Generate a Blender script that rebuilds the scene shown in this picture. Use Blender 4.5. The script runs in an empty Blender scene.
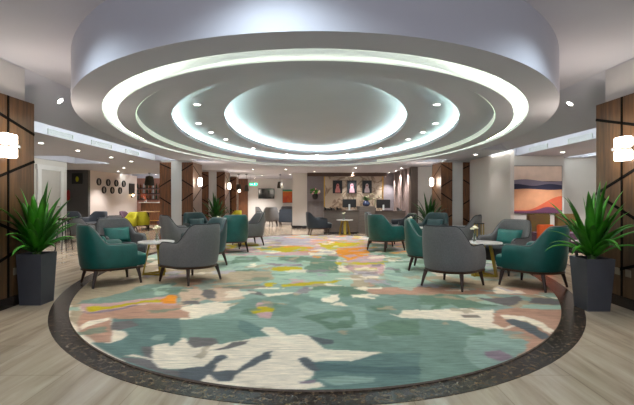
import bpy, bmesh, math, random
import numpy as np
from mathutils import Vector, Matrix
random.seed(7)
PI = math.pi
C = bpy.context.scene.collection
# oval rug pattern: (colour, outline on the floor in metres)
RUG = [
('lilac', [(-2.396,14.013),(0.095,14.013),(0.078,11.396),(-1.501,11.187),(-1.949,11.396)]),
('pink', [(-2.883,11.396),(0.078,11.396),(0.063,9.253),(-2.341,9.253)]),
('yellow', [(-1.596,10.604),(-1.167,11.065),(-0.078,10.907),(-0.237,10.078),(-0.789,9.756),(-1.311,10.078)]),
('yellow', [(-2.556,11.396),(-1.817,12.072),(-1.501,11.187),(-2.209,10.423)]),
('cream', [(-1.175,9.979),(-1.066,10.112),(-0.877,9.85),(-0.973,9.602),(-1.098,9.663)]),
('lilac', [(-0.922,11.396),(-0.463,11.613),(-0.353,11.146),(-0.798,10.985)]),
('mint', [(-2.341,9.253),(0.063,9.253),(0.055,8.077),(-0.234,7.392),(-0.84,7.671),(-1.309,7.304),(-1.826,7.217)]),
('green', [(-1.73,9.034),(-1.343,9.17),(-1.113,8.297),(-1.646,8.077)]),
('green', [(-0.805,9.034),(0.062,9.088),(-0.06,8.411),(-0.69,8.529)]),
('green', [(-0.243,7.671),(0.056,8.185),(0.046,6.739),(-0.162,6.891)]),
('mauve', [(-1.017,8.077),(-0.289,8.077),(-0.246,7.769),(-0.787,7.769)]),
('mint', [(-0.85,7.483),(-0.174,7.392),(0.046,6.814),(0.044,6.495),(-0.738,6.495)]),
('yellow', [(-0.799,7.576),(-0.592,7.71),(-0.275,7.671),(-0.248,7.339),(-0.643,7.217),(-0.81,7.392)]),
('beige', [(-1.826,7.217),(-0.791,7.217),(-0.688,6.523),(-0.797,6.13),(-1.491,5.893)]),
('pink', [(-0.445,6.495),(0.044,6.495),(0.042,6.192),(-0.42,6.13)]),
('taupe', [(-1.297,5.893),(-0.905,6.009),(-0.537,6.033),(-0.711,5.837),(-0.932,5.727),(-1.226,5.674)]),
('yellow', [(-0.734,6.13),(-0.685,6.255),(-0.59,6.192),(-0.579,5.95),(-0.701,5.95)]),
('yellow', [(-0.506,6.105),(-0.298,6.192),(0.042,6.217),(-0.141,6.009),(-0.457,5.95)]),
('cream', [(-0.941,5.781),(-0.697,5.916),(-0.325,5.781),(-0.042,5.87),(-0.27,5.621),(-0.372,5.422),(-0.532,5.47),(-0.574,5.236),(-0.734,5.47)]),
('green', [(-0.37,5.393),(-0.135,5.727),(0.04,5.893),(0.036,5.236),(-0.423,5.236)]),
('cream', [(-1.422,5.621),(-1.273,5.781),(-1.196,5.236),(-1.281,5.236)]),
('salmon', [(-1.254,5.803),(-1.06,5.781),(-0.981,5.236),(-1.153,5.236)]),
('lilac', [(-0.237,14.311),(1.685,14.311),(1.494,12.685),(-0.212,12.802)]),
('pink', [(-0.215,12.98),(0.599,12.98),(1.461,12.404),(1.24,10.532),(-0.159,9.624)]),
('yellow', [(0.069,11.876),(0.517,12.404),(1.399,11.876),(0.591,10.734),(0.326,9.968),(0.113,10.945)]),
('cream', [(-0.168,10.149),(0.107,10.414),(0.46,9.968),(0.39,9.366),(-0.154,9.304)]),
('green', [(-0.149,9.003),(0.429,9.304),(0.404,7.975),(0.318,6.892),(-0.115,6.978)]),
('orange', [(0.486,10.532),(1.298,10.818),(1.037,8.332),(0.673,8.209),(0.429,9.304)]),
('pink', [(0.551,9.242),(0.857,9.429),(0.919,9.121),(0.649,8.889)]),
('pink', [(0.415,8.209),(1.158,9.304),(1.471,9.304),(1.103,6.978),(0.587,7.157)]),
('yellow', [(0.36,8.209),(1.01,8.258),(1.536,8.407),(1.46,8.09),(0.934,7.929),(0.43,7.797)]),
('yellow', [(0.635,7.544),(1.08,7.585),(1.032,7.25),(0.73,7.307)]),
('mauve', [(1.011,7.975),(1.206,8.09),(1.15,7.71),(0.989,7.668)]),
('mint', [(-0.114,6.892),(0.587,7.157),(0.487,5.939),(-0.106,6.417)]),
('beige', [(0.587,7.157),(1.12,6.892),(0.939,5.939),(0.487,5.939)]),
('cream', [(0.595,7.066),(0.822,6.978),(1.046,6.614),(0.772,6.552),(0.57,6.775)]),
('mint', [(1.298,8.209),(1.812,8.209),(2.017,7.544),(1.588,5.939),(1.055,6.491)]),
('green', [(1.457,8.722),(1.907,9.003),(1.775,8.209),(1.408,8.209)]),
('green', [(1.328,7.544),(1.61,7.443),(1.865,6.978),(1.307,7.066)]),
('yellow', [(-0.105,6.344),(0.353,6.402),(0.286,6.203),(-0.102,6.175)]),
('salmon', [(0.77,6.417),(1.026,6.491),(0.949,6.003),(0.713,5.939)]),
('green', [(-0.098,5.939),(0.546,6.003),(0.671,5.697),(0.381,5.218),(-0.086,5.218)]),
('cream', [(0.056,5.42),(0.351,5.473),(0.358,5.218),(0.077,5.218)]),
('cream', [(0.534,5.876),(0.889,5.964),(0.89,5.473),(0.64,5.237),(0.453,5.237),(0.664,5.639)]),
('salmon', [(0.876,5.876),(1.588,5.939),(1.469,5.495),(0.865,5.473)]),
('green', [(0.89,5.473),(1.469,5.495),(1.395,5.218),(0.848,5.218)]),
('mint', [(1.568,7.993),(1.97,7.699),(1.878,5.949),(1.167,5.949)]),
('beige', [(1.718,6.712),(3.844,6.934),(3.15,5.482),(1.567,5.482)]),
('salmon', [(1.167,5.949),(1.991,5.866),(3.276,5.785),(3.15,5.482),(1.064,5.425)]),
('cream', [(2.344,5.785),(2.588,5.949),(2.615,5.555),(2.319,5.482)]),
('beige', [(-4.907,8.011),(-1.98,8.011),(-1.344,5.857),(-2.173,6.003),(-2.691,5.584),(-3.056,4.99)]),
('salmon', [(-1.943,6.492),(-1.604,6.492),(-1.377,6.003),(-1.753,5.857)]),
('teal', [(-2.687,5.456),(-2.486,6.003),(-2.214,6.492),(-2.068,6.158),(-2.099,5.717),(-2.192,5.162),(-2.814,5.022),(-2.892,5.162)]),
('mint', [(-2.242,5.857),(-2.165,6.158),(-1.95,5.717),(-1.897,5.395),(-2.037,5.395)]),
('gray', [(-1.986,5.649),(-1.551,5.786),(-1.346,5.335),(-1.745,5.276)]),
('cream', [(-1.519,5.456),(-1.296,5.649),(-1.145,4.99),(-1.598,4.99)]),
('beige', [(-2.534,4.294),(-2.89,4.996),(-3.225,5.81),(-2.512,5.81),(-2.605,5.373),(-2.929,5.116),(-2.563,4.619),(-2.125,4.382),(-2.25,4.012)]),
('teal', [(-2.86,4.996),(-2.728,5.306),(-2.382,5.511),(-2.133,5.89),(-1.768,5.89),(-1.613,5.373),(-1.959,5.241),(-2.422,4.996),(-2.744,4.996)]),
('mint', [(-2.24,5.81),(-2.036,5.81),(-1.922,5.483),(-2.066,5.4)]),
('mint', [(-2.834,4.827),(-2.707,4.827),(-2.621,4.649),(-2.741,4.669)]),
('salmon', [(-2.536,4.569),(-2.289,4.721),(-2.048,4.939),(-1.5,4.996),(-1.31,4.364),(-2.116,4.364),(-1.753,3.637),(-1.885,3.625),(-2.211,3.903),(-2.41,4.21)]),
('cream', [(-2.304,4.066),(-2.31,4.252),(-2.133,4.4),(-2.095,4.294),(-2.195,4.128),(-2.229,3.975)]),
('mauve', [(-2.574,4.589),(-2.548,4.69),(-2.322,4.731),(-2.14,4.95),(-2.044,4.927),(-2.271,4.629),(-2.461,4.531)]),
('pink', [(-2.789,4.973),(-2.434,5.02),(-1.984,5.306),(-1.812,5.441),(-1.607,4.86),(-1.813,4.927),(-2.063,4.973),(-2.316,4.721),(-2.493,4.589),(-2.663,4.773)]),
('yellow', [(-2.655,4.86),(-2.385,4.86),(-2.266,4.973),(-1.95,5.215),(-1.852,5.031),(-2.077,5.008),(-2.314,4.773),(-2.482,4.619)]),
('orange', [(-1.921,5.178),(-1.907,5.441),(-1.798,5.4),(-1.656,4.973),(-1.816,4.973)]),
('deep', [(-2.103,4.364),(-1.305,4.382),(-0.857,2.879),(-1.114,2.979),(-1.411,3.178),(-1.625,3.352),(-1.948,3.625),(-1.747,3.625),(-1.702,3.687),(-1.702,3.833),(-1.772,3.938),(-1.927,3.975)]),
('gray', [(-1.916,3.975),(-2.029,4.21),(-1.889,4.312),(-1.736,4.128),(-1.834,3.975)]),
('gray', [(-1.471,3.547),(-1.371,3.529),(-1.244,3.25),(-1.11,3.064),(-0.913,3.042),(-0.868,2.89),(-1.126,3.012),(-1.451,3.226),(-1.518,3.29),(-1.314,3.26)]),
('sage', [(-1.472,3.732),(-1.483,3.819),(-1.371,3.846),(-1.371,3.668),(-1.438,3.675)]),
('cream', [(-1.496,3.326),(-1.272,3.25),(-1.154,3.086),(-0.923,3.073),(-1.122,3.765),(-1.21,3.7),(-1.222,3.547),(-1.257,3.529),(-1.296,3.606),(-1.388,3.547),(-1.308,3.352),(-1.247,3.26),(-1.449,3.352)]),
('sage', [(-1.882,5.81),(-0.098,5.81),(-0.063,3.77),(-1.221,3.77)]),
('pinkb', [(-1.882,5.81),(-1.063,5.81),(-0.922,5.216),(-1.18,5.086),(-1.338,5.216),(-1.442,5.023),(-1.551,4.787)]),
('cream', [(-1.551,4.787),(-1.425,4.962),(-1.18,5.086),(-0.902,4.962),(-1.005,4.573),(-1.203,4.376),(-1.396,4.312)]),
('gray', [(-1.575,5.729),(-1.399,5.729),(-1.258,5.284),(-1.345,5.243),(-1.494,5.497)]),
('gray', [(-1.647,5.086),(-1.447,5.15),(-1.37,4.962),(-1.565,4.926)]),
('salmon', [(-1.525,4.71),(-1.369,4.573),(-1.297,4.376),(-1.427,4.405)]),
('gray', [(-0.935,5.729),(-0.718,5.618),(-0.654,5.381),(-0.871,5.497)]),
('cream', [(-0.669,5.497),(-0.201,5.618),(-0.284,5.243),(-0.538,5.216)]),
('teal', [(-0.942,5.15),(-0.094,5.618),(-0.079,4.732),(-0.348,4.424),(-0.799,4.522),(-1.005,4.573)]),
('teal', [(-1.402,4.33),(-0.765,4.33),(-0.396,3.841),(-0.528,3.77),(-0.814,3.603),(-1.167,3.603)]),
('deep', [(-0.815,4.312),(-0.7,4.258),(-0.422,3.855),(-0.595,3.756),(-0.73,3.991)]),
('pink', [(-0.74,5.023),(-0.547,5.061),(-0.476,4.405),(-0.619,4.424)]),
('yellow', [(-0.737,4.71),(-0.678,4.844),(-0.498,4.821),(-0.486,4.625),(-0.682,4.573)]),
('teal', [(-0.224,5.572),(1.551,5.81),(0.715,2.68),(-0.108,2.68)]),
('sage', [(-0.199,4.962),(0.561,4.962),(0.485,4.071),(-0.152,3.77)]),
('deep', [(-0.135,3.365),(-0.031,3.232),(0.356,3.327),(0.906,3.393),(0.745,2.79),(0.443,2.734),(0.041,2.745),(-0.028,2.909)]),
('deeper', [(-0.09,3.207),(0.354,3.133),(0.823,3.085),(0.793,2.973),(0.429,2.986),(-0.047,3.03)]),
('green', [(-0.178,4.424),(0.04,4.573),(0.385,4.678),(0.397,4.33),(0.335,4.071),(0.133,3.991),(-0.014,4.24)]),
('green', [(0.595,4.867),(0.768,4.926),(0.821,4.71),(0.636,4.625)]),
('green', [(0.49,4.071),(0.747,4.285),(1.156,4.33),(1.015,3.805),(0.67,3.841)]),
('sage', [(0.533,3.877),(0.632,3.9),(0.651,3.735),(0.537,3.735)]),
('sage', [(-0.01,2.901),(0.207,2.951),(0.412,2.93),(0.392,2.848),(0.11,2.79)]),
('salmon', [(0.675,5.81),(1.551,5.81),(1.459,5.468),(0.685,5.468)]),
('green', [(0.291,5.618),(0.649,5.745),(0.652,5.527),(0.406,5.325),(0.278,5.381)]),
('cream', [(0.048,5.381),(0.283,5.468),(0.241,5.15),(0.152,5.023),(0.045,5.086)]),
('cream', [(0.149,4.903),(0.199,5.048),(0.279,5.086),(0.337,4.891)]),
('cream', [(0.443,5.381),(0.672,5.497),(0.777,5.41),(0.72,5.189),(0.467,5.27)]),
('cream', [(0.769,4.573),(0.88,4.492),(0.963,4.699),(1.254,4.699),(1.166,4.367),(0.876,4.405)]),
('cream', [(-0.965,2.951),(-1.232,3.77),(-1.164,3.735),(-1.094,3.51),(-0.93,3.541),(-0.851,3.668),(-0.825,3.603),(-0.588,3.715),(-0.416,3.805),(-0.529,3.952),(-0.52,4.071),(-0.42,4.071),(-0.276,3.805),(-0.138,3.855),(-0.064,3.805),(0.004,3.603),(0.067,3.48),(0.36,3.422),(0.531,3.377),(0.26,3.222),(0.063,3.232),(-0.036,3.182),(-0.118,3.284),(-0.145,3.232),(-0.122,3.133),(-0.044,3.039),(-0.033,2.909),(-0.103,2.868),(0.02,2.836),(0.033,2.782),(-0.114,2.723),(-0.215,2.73),(-0.491,2.775),(-0.791,2.876)]),
('gray', [(-1.14,3.622),(-1.129,3.77),(-0.897,3.77),(-0.832,3.635),(-0.908,3.541),(-1.04,3.474)]),
('gray', [(-0.878,3.422),(-0.756,3.541),(-0.732,3.635),(-0.586,3.701),(-0.588,3.603),(-0.743,3.48)]),
('grayb', [(-1.006,3.076),(-0.835,3.109),(-0.802,3.284),(-0.736,3.349),(-0.689,3.274),(-0.752,3.157),(-0.737,3.017),(-0.573,3.03),(-0.523,3.182),(-0.433,3.393),(-0.36,3.451),(-0.369,3.284),(-0.442,3.157),(-0.533,3.017),(-0.577,2.868),(-0.662,2.852),(-0.762,2.973),(-0.786,2.86),(-0.958,2.93)]),
('grayb', [(-0.151,3.258),(-0.088,3.295),(-0.036,3.207),(0.022,3.039),(-0.051,3.03),(-0.122,3.133)]),
('grayb', [(-0.072,3.826),(0.145,3.681),(0.159,3.591),(0.054,3.584),(-0.013,3.668)]),
('mauve', [(-0.146,2.848),(-0.015,2.885),(-0.006,2.844),(-0.118,2.813)]),
('teal', [(1.068,4.385),(1.298,4.385),(1.454,4.172),(1.572,3.978),(1.369,3.802),(1.168,3.408),(1.173,3.058),(0.87,2.881),(0.683,2.805)]),
('green', [(1.336,5.487),(2.057,5.445),(2.102,4.886),(1.721,4.777),(1.138,4.673)]),
('sage', [(1.232,5.059),(1.37,5.023),(1.361,4.886),(1.23,4.714),(1.148,4.714)]),
('sage', [(1.411,4.864),(1.589,4.977),(1.592,4.724),(1.368,4.714)]),
('mint', [(1.789,5.404),(2.184,5.445),(2.188,4.886),(1.947,5.0)]),
('cream', [(1.138,4.673),(1.54,4.652),(1.978,4.724),(1.799,4.297),(2.01,4.213),(2.298,3.87),(1.933,4.053),(1.572,3.978),(1.417,4.28),(1.068,4.385)]),
('gray', [(1.997,5.245),(2.318,5.245),(2.577,5.404),(2.496,5.095),(2.206,4.864),(2.093,5.0)]),
('gray', [(2.688,5.31),(2.992,5.245),(2.83,4.886),(2.519,4.977)]),
('mint', [(2.415,4.942),(2.831,4.864),(2.732,4.693),(2.278,4.777)]),
('salmon', [(1.739,4.213),(1.983,4.673),(2.238,4.809),(2.732,4.693),(2.394,4.092),(2.162,3.87),(2.15,4.297),(1.768,4.053)]),
('cream', [(1.961,4.496),(2.179,4.459),(2.255,4.213),(2.202,3.942),(2.136,3.906),(2.129,4.255),(1.919,4.341)]),
('salmon', [(1.775,4.015),(2.108,4.213),(2.143,3.836),(1.814,3.463),(1.432,3.157),(1.486,3.408)]),
('grayb', [(1.92,4.315),(2.02,4.341),(2.108,4.213),(2.08,3.781),(1.982,3.703),(1.944,3.978),(1.893,4.172)]),
('sage', [(1.369,3.802),(1.791,3.849),(1.821,3.64),(1.699,3.436),(1.435,3.204),(1.173,3.058),(1.15,3.355)]),
('mauve', [(1.358,3.436),(1.498,3.436),(1.537,3.303),(1.397,3.204),(1.325,3.303)]),
('taupe', [(1.508,4.477),(1.725,4.496),(1.663,4.368),(1.509,4.404)]),
]
WORLD = .5
EXPO = 1.32

# ------------------------------------------------------------------ materials
def lin(c):
    return tuple(((v/255)/12.92 if v/255 <= .04045 else ((v/255+.055)/1.055)**2.4) for v in c)
def mat(name, rgb, rough=.5, metal=0., noise=0., nscale=8., emit=0., spec=.5, stretch=(1,1,1), bump=0., rgb2=None, sheen=0., coat=0.):
    m = bpy.data.materials.new(name); m.use_nodes = True
    nt = m.node_tree; b = nt.nodes['Principled BSDF']
    c = lin(rgb)
    b.inputs['Base Color'].default_value = (*c, 1)
    b.inputs['Roughness'].default_value = rough
    b.inputs['Metallic'].default_value = metal
    b.inputs['Specular IOR Level'].default_value = spec
    if sheen: b.inputs['Sheen Weight'].default_value = sheen
    if coat: b.inputs['Coat Weight'].default_value = coat
    if emit:
        b.inputs['Emission Color'].default_value = (*c, 1); b.inputs['Emission Strength'].default_value = emit
    tc = nt.nodes.new('ShaderNodeTexCoord'); mp = nt.nodes.new('ShaderNodeMapping')
    mp.inputs['Scale'].default_value = stretch
    nt.links.new(tc.outputs['Object'], mp.inputs['Vector'])
    n = nt.nodes.new('ShaderNodeTexNoise'); n.inputs['Scale'].default_value = nscale; n.inputs['Detail'].default_value = 5
    nt.links.new(mp.outputs['Vector'], n.inputs['Vector'])
    if noise or rgb2:
        r = nt.nodes.new('ShaderNodeValToRGB')
        a = lin(rgb2) if rgb2 else tuple(v*(1-noise) for v in c)
        z = c if rgb2 else tuple(min(1, v*(1+noise)) for v in c)
        r.color_ramp.elements[0].color = (*a, 1); r.color_ramp.elements[1].color = (*z, 1)
        r.color_ramp.elements[0].position = .3; r.color_ramp.elements[1].position = .7
        nt.links.new(n.outputs['Fac'], r.inputs['Fac']); nt.links.new(r.outputs['Color'], b.inputs['Base Color'])
    if bump:
        bp = nt.nodes.new('ShaderNodeBump'); bp.inputs['Strength'].default_value = bump; bp.inputs['Distance'].default_value = .01
        nt.links.new(n.outputs['Fac'], bp.inputs['Height']); nt.links.new(bp.outputs['Normal'], b.inputs['Normal'])
    return m
M = {}
M['ceil'] = mat('ceiling_paint', (194,195,206), .9, spec=.1, noise=.02, nscale=1.5)
M['wall'] = mat('wall_paint', (208,204,200), .85, spec=.2, noise=.02, nscale=2)
M['wall2'] = mat('wall_paint_cream', (208,196,190), .85, spec=.2, noise=.02, nscale=2)
M['wallgrey'] = mat('wall_paint_grey', (88,86,84), .8, noise=.04)
M['pillar'] = mat('pillar_plaster', (196,194,194), .7, noise=.02)
M['wood'] = mat('walnut_veneer', (122,74,38), .5, rgb2=(66,38,19), nscale=5, stretch=(6,6,.5), bump=.05)
M['woodn'] = mat('dark_walnut_veneer', (92,66,40), .42, rgb2=(54,37,21), nscale=5, stretch=(6,6,.5), bump=.05)
M['groove2'] = mat('dark_brown_inlay', (30,18,11), .7, spec=.2)
M['wood2'] = mat('light_walnut_veneer', (104,78,56), .42, rgb2=(74,52,36), nscale=5, stretch=(6,6,.5), bump=.05)
M['groove'] = mat('black_inlay', (8,7,7), .8, spec=.1)
M['legwood'] = mat('dark_stained_wood', (46,26,18), .35, noise=.25, nscale=14, stretch=(1,1,.2))
M['frame'] = mat('base_rail_wood', (58,36,22), .35, noise=.2, nscale=12)
M['gold'] = mat('brushed_gold', (168,142,52), .4, metal=.5, noise=.1, nscale=30)
M['brass'] = mat('brass', (190,150,70), .3, metal=.9)
M['black'] = mat('black_plastic', (14,15,17), .35, noise=.1)
M['blackmetal'] = mat('black_metal', (22,20,20), .4, metal=.5)
M['teal'] = mat('teal_leather', (14,80,76), .4, noise=.14, nscale=9, bump=.15)
M['tealdark'] = mat('dark_teal_velvet', (22,58,62), .6, noise=.2, nscale=9, sheen=.2)
M['tealpill'] = mat('teal_satin', (28,104,98), .5, noise=.15, nscale=7, bump=.2)
M['grey'] = mat('grey_wool', (100,100,102), .9, noise=.12, nscale=60, bump=.3, sheen=.15)
M['greydark'] = mat('charcoal_wool', (54,57,62), .9, noise=.15, nscale=50, bump=.3)
M['piping'] = mat('grey_piping', (110,120,122), .7, noise=.1)
M['navy'] = mat('navy_velvet', (26,36,48), .7, noise=.2, nscale=12, sheen=.2)
M['yellow'] = mat('mustard_fabric', (166,160,24), .8, noise=.12, nscale=30)
M['purple'] = mat('plum_fabric', (92,66,84), .85, noise=.14, nscale=30)
M['orange'] = mat('orange_fabric', (196,82,24), .8, noise=.1, nscale=30)
M['olive'] = mat('olive_plum_fabric', (104,84,22), .8, rgb2=(92,62,40), nscale=3.5)
M['tabletop'] = mat('white_marble', (226,224,222), .2, rgb2=(196,194,194), nscale=4)
M['woodtop'] = mat('oak_top', (176,142,96), .4, noise=.15, nscale=6, stretch=(1,8,1))
M['planter'] = mat('charcoal_planter', (58,59,66), .5, noise=.08, nscale=5)
M['soil'] = mat('soil', (40,30,22), .95, noise=.4, nscale=60, bump=.6)
M['leaf'] = mat('dracaena_leaf', (66,150,28), .38, rgb2=(26,84,20), nscale=5)
M['leafdark'] = mat('dark_leaf', (46,110,36), .45, rgb2=(20,58,22), nscale=6)
M['petal'] = mat('cream_petal', (236,232,206), .7, noise=.05)
M['pinkpetal'] = mat('pink_petal', (226,170,180), .7, noise=.2, nscale=30)
M['stem'] = mat('green_stem', (74,104,52), .6, noise=.2)
M['bluevase'] = mat('blue_ceramic', (52,62,92), .25, noise=.15)
M['taupelam'] = mat('taupe_laminate', (112,103,97), .5, rgb2=(90,82,78), nscale=4, stretch=(1,1,14))
M['tauped'] = mat('dark_taupe_veneer', (78,64,56), .5, noise=.15, nscale=5, stretch=(4,4,.5))
M['beam'] = mat('brown_fascia', (74,54,42), .5, noise=.12, nscale=5)
M['niche'] = mat('grey_wallcovering', (132,126,132), .75, noise=.08, nscale=14, stretch=(1,1,4))
M['slat'] = mat('taupe_panel', (146,128,124), .6, noise=.06, nscale=8, stretch=(1,1,6))
M['screen'] = mat('dark_screen', (12,16,20), .12, noise=.1)
M['white'] = mat('white_trim', (214,212,210), .5, noise=.02)
M['door'] = mat('door_paint', (186,180,174), .55, noise=.02)
M['grille'] = mat('vent_metal', (190,196,196), .5, metal=.0, noise=.05)
M['mirror'] = mat('mirror_glass', (150,142,136), .35, metal=.3)
M['darkpic'] = mat('dark_print', (44,42,40), .4, rgb2=(20,20,22), nscale=6)
M['barback'] = mat('copper_tile', (176,124,104), .4, noise=.12, nscale=12)
M['marbleplinth'] = mat('dark_marble_skirting', (46,38,34), .2, rgb2=(20,16,14), nscale=7)
M['exit'] = mat('exit_green', (20,200,120), .5, emit=1.4)
M['exitw'] = mat('exit_white', (230,255,240), .5, emit=1.5)
M['lampshade'] = mat('dark_bronze_shade', (44,38,24), .6, metal=.0, noise=.15)
M['bulb'] = mat('warm_bulb', (255,214,150), .5, emit=14)
M['sconceglass'] = mat('lit_opal_glass', (255,236,218), .4, emit=3.2)
M['dl'] = mat('downlight_lens', (255,250,244), .4, emit=10)
M['chrome'] = mat('chrome', (170,170,172), .25, metal=.9)
M['socket'] = mat('socket_plate', (150,140,124), .4, metal=.5)
M['orangepic'] = mat('abstract_print', (200,50,36), .6, rgb2=(226,170,50), nscale=3)
M['red'] = mat('red_enamel', (150,20,18), .4)
M['bottle1'] = mat('amber_bottle', (130,70,26), .12, noise=.1)
M['bottle2'] = mat('green_bottle', (34,66,42), .12, noise=.1)
M['bottle3'] = mat('clear_bottle', (196,196,190), .12, noise=.1)
def glass(name, tint=(235,242,240)):
    m = mat(name, tint, .05); b = m.node_tree.nodes['Principled BSDF']
    b.inputs['Transmission Weight'].default_value = .9; b.inputs['IOR'].default_value = 1.3
    return m
M['glass'] = glass('clear_glass')
LEDW = mat('led_warm', (255,250,214), .5, emit=1)
LEDC = mat('led_cool', (232,255,246), .5, emit=1)

def led_mat(name, rgb, s):
    m = mat(name, rgb, .5, emit=s); return m
M['led_outer'] = led_mat('warm_led', (246,255,214), 7)
M['led_outer2'] = led_mat('warm_led_ledge', (246,255,214), 5)
M['led_mid'] = led_mat('cool_led_mid', (222,255,234), 18)
M['led_in'] = led_mat('cool_led_inner', (224,255,238), 17)
M['led_slot'] = led_mat('cool_led_slot', (246,255,247), 8)

# travertine floor with long veins and faint tile joints
def floor_mat():
    m = bpy.data.materials.new('travertine'); m.use_nodes = True; nt = m.node_tree; b = nt.nodes['Principled BSDF']
    N = nt.nodes.new; Lk = nt.links.new
    tc = N('ShaderNodeTexCoord'); mp = N('ShaderNodeMapping'); mp.inputs['Scale'].default_value = (4.5,.45,1)
    mp.inputs['Rotation'].default_value = (0,0,.12)
    Lk(tc.outputs['Object'], mp.inputs['Vector'])
    n = N('ShaderNodeTexNoise'); n.inputs['Scale'].default_value = 1.6; n.inputs['Detail'].default_value = 9; n.inputs['Roughness'].default_value = .62
    n.inputs['Distortion'].default_value = .5
    Lk(mp.outputs['Vector'], n.inputs['Vector'])
    r = N('ShaderNodeValToRGB'); e = r.color_ramp.elements
    e[0].position = .28; e[0].color = (*lin((148,130,110)),1); e[1].position = .72; e[1].color = (*lin((204,188,166)),1)
    k = e.new(.5); k.color = (*lin((182,164,143)),1)
    Lk(n.outputs['Fac'], r.inputs['Fac'])
    br = N('ShaderNodeTexBrick'); br.inputs['Scale'].default_value = 1; br.offset = .5
    br.inputs['Brick Width'].default_value = 1.2; br.inputs['Row Height'].default_value = .6
    br.inputs['Mortar Size'].default_value = .004; br.inputs['Color1'].default_value = (1,1,1,1); br.inputs['Color2'].default_value = (.9,.9,.9,1)
    br.inputs['Mortar'].default_value = (.72,.7,.68,1)
    mp2 = N('ShaderNodeMapping'); mp2.inputs['Rotation'].default_value = (0,0,PI/2); Lk(tc.outputs['Object'], mp2.inputs['Vector']); Lk(mp2.outputs['Vector'], br.inputs['Vector'])
    mx = N('ShaderNodeMix'); mx.data_type = 'RGBA'; mx.blend_type = 'MULTIPLY'; mx.inputs[0].default_value = 1
    Lk(r.outputs['Color'], mx.inputs[6]); Lk(br.outputs['Color'], mx.inputs[7]); Lk(mx.outputs[2], b.inputs['Base Color'])
    b.inputs['Roughness'].default_value = .14; b.inputs['Specular IOR Level'].default_value = .45
    return m
M['floor'] = floor_mat()
def ring_mat():
    m = bpy.data.materials.new('dark_emperador_marble'); m.use_nodes = True; nt = m.node_tree; b = nt.nodes['Principled BSDF']
    N = nt.nodes.new; Lk = nt.links.new
    tc = N('ShaderNodeTexCoord'); n = N('ShaderNodeTexNoise'); n.inputs['Scale'].default_value = 20; n.inputs['Detail'].default_value = 10; n.inputs['Roughness'].default_value = .8; n.inputs['Distortion'].default_value = .3
    Lk(tc.outputs['Object'], n.inputs['Vector'])
    r = N('ShaderNodeValToRGB'); e = r.color_ramp.elements
    e[0].position = .38; e[0].color = (*lin((20,15,13)),1); e[1].position = .66; e[1].color = (*lin((136,116,92)),1)
    k = e.new(.52); k.color = (*lin((52,41,34)),1)
    Lk(n.outputs['Fac'], r.inputs['Fac']); Lk(r.outputs['Color'], b.inputs['Base Color'])
    b.inputs['Roughness'].default_value = .26; b.inputs['Specular IOR Level'].default_value = .3
    return m
M['ring'] = ring_mat()
def rug_mat():
    m = bpy.data.materials.new('hand_tufted_rug'); m.use_nodes = True; nt = m.node_tree; b = nt.nodes['Principled BSDF']
    N = nt.nodes.new; Lk = nt.links.new
    a = N('ShaderNodeVertexColor'); a.layer_name = 'pattern'
    tc = N('ShaderNodeTexCoord'); mp = N('ShaderNodeMapping'); mp.inputs['Scale'].default_value = (2.2,17,1); Lk(tc.outputs['Object'], mp.inputs['Vector'])
    n = N('ShaderNodeTexNoise'); n.inputs['Scale'].default_value = 2.2; n.inputs['Detail'].default_value = 8; n.inputs['Roughness'].default_value = .75; Lk(mp.outputs['Vector'], n.inputs['Vector'])
    r = N('ShaderNodeValToRGB'); e = r.color_ramp.elements
    e[0].position = .32; e[0].color = (.62,.63,.64,1); e[1].position = .68; e[1].color = (1.22,1.22,1.21,1)
    Lk(n.outputs['Fac'], r.inputs['Fac'])
    n2 = N('ShaderNodeTexNoise'); n2.inputs['Scale'].default_value = 60; n2.inputs['Detail'].default_value = 3; Lk(tc.outputs['Object'], n2.inputs['Vector'])
    mx = N('ShaderNodeMix'); mx.data_type = 'RGBA'; mx.blend_type = 'MULTIPLY'; mx.inputs[0].default_value = 1
    Lk(a.outputs['Color'], mx.inputs[6]); Lk(r.outputs['Color'], mx.inputs[7]); Lk(mx.outputs[2], b.inputs['Base Color'])
    bp = N('ShaderNodeBump'); bp.inputs['Strength'].default_value = .4; bp.inputs['Distance'].default_value = .006
    Lk(n2.outputs['Fac'], bp.inputs['Height']); Lk(bp.outputs['Normal'], b.inputs['Normal'])
    b.inputs['Roughness'].default_value = .85; b.inputs['Specular IOR Level'].default_value = .2
    return m
M['rug'] = rug_mat()
def marble_mat():
    m = bpy.data.materials.new('cream_veined_marble'); m.use_nodes = True; nt = m.node_tree; b = nt.nodes['Principled BSDF']
    N = nt.nodes.new; Lk = nt.links.new
    tc = N('ShaderNodeTexCoord'); mp = N('ShaderNodeMapping'); mp.inputs['Rotation'].default_value = (0,.7,0); Lk(tc.outputs['Object'], mp.inputs['Vector'])
    w = N('ShaderNodeTexNoise'); w.inputs['Scale'].default_value = 1.3; w.inputs['Detail'].default_value = 8; w.inputs['Distortion'].default_value = 2.
    Lk(mp.outputs['Vector'], w.inputs['Vector'])
    r = N('ShaderNodeValToRGB'); e = r.color_ramp.elements
    e[0].position = .44; e[0].color = (*lin((178,164,146)),1); e[1].position = .54; e[1].color = (*lin((182,168,150)),1)
    k = e.new(.49); k.color = (*lin((120,100,82)),1)
    Lk(w.outputs['Fac'], r.inputs['Fac']); Lk(r.outputs['Color'], b.inputs['Base Color']); b.inputs['Roughness'].default_value = .3
    return m
M['marble'] = marble_mat()

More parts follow.
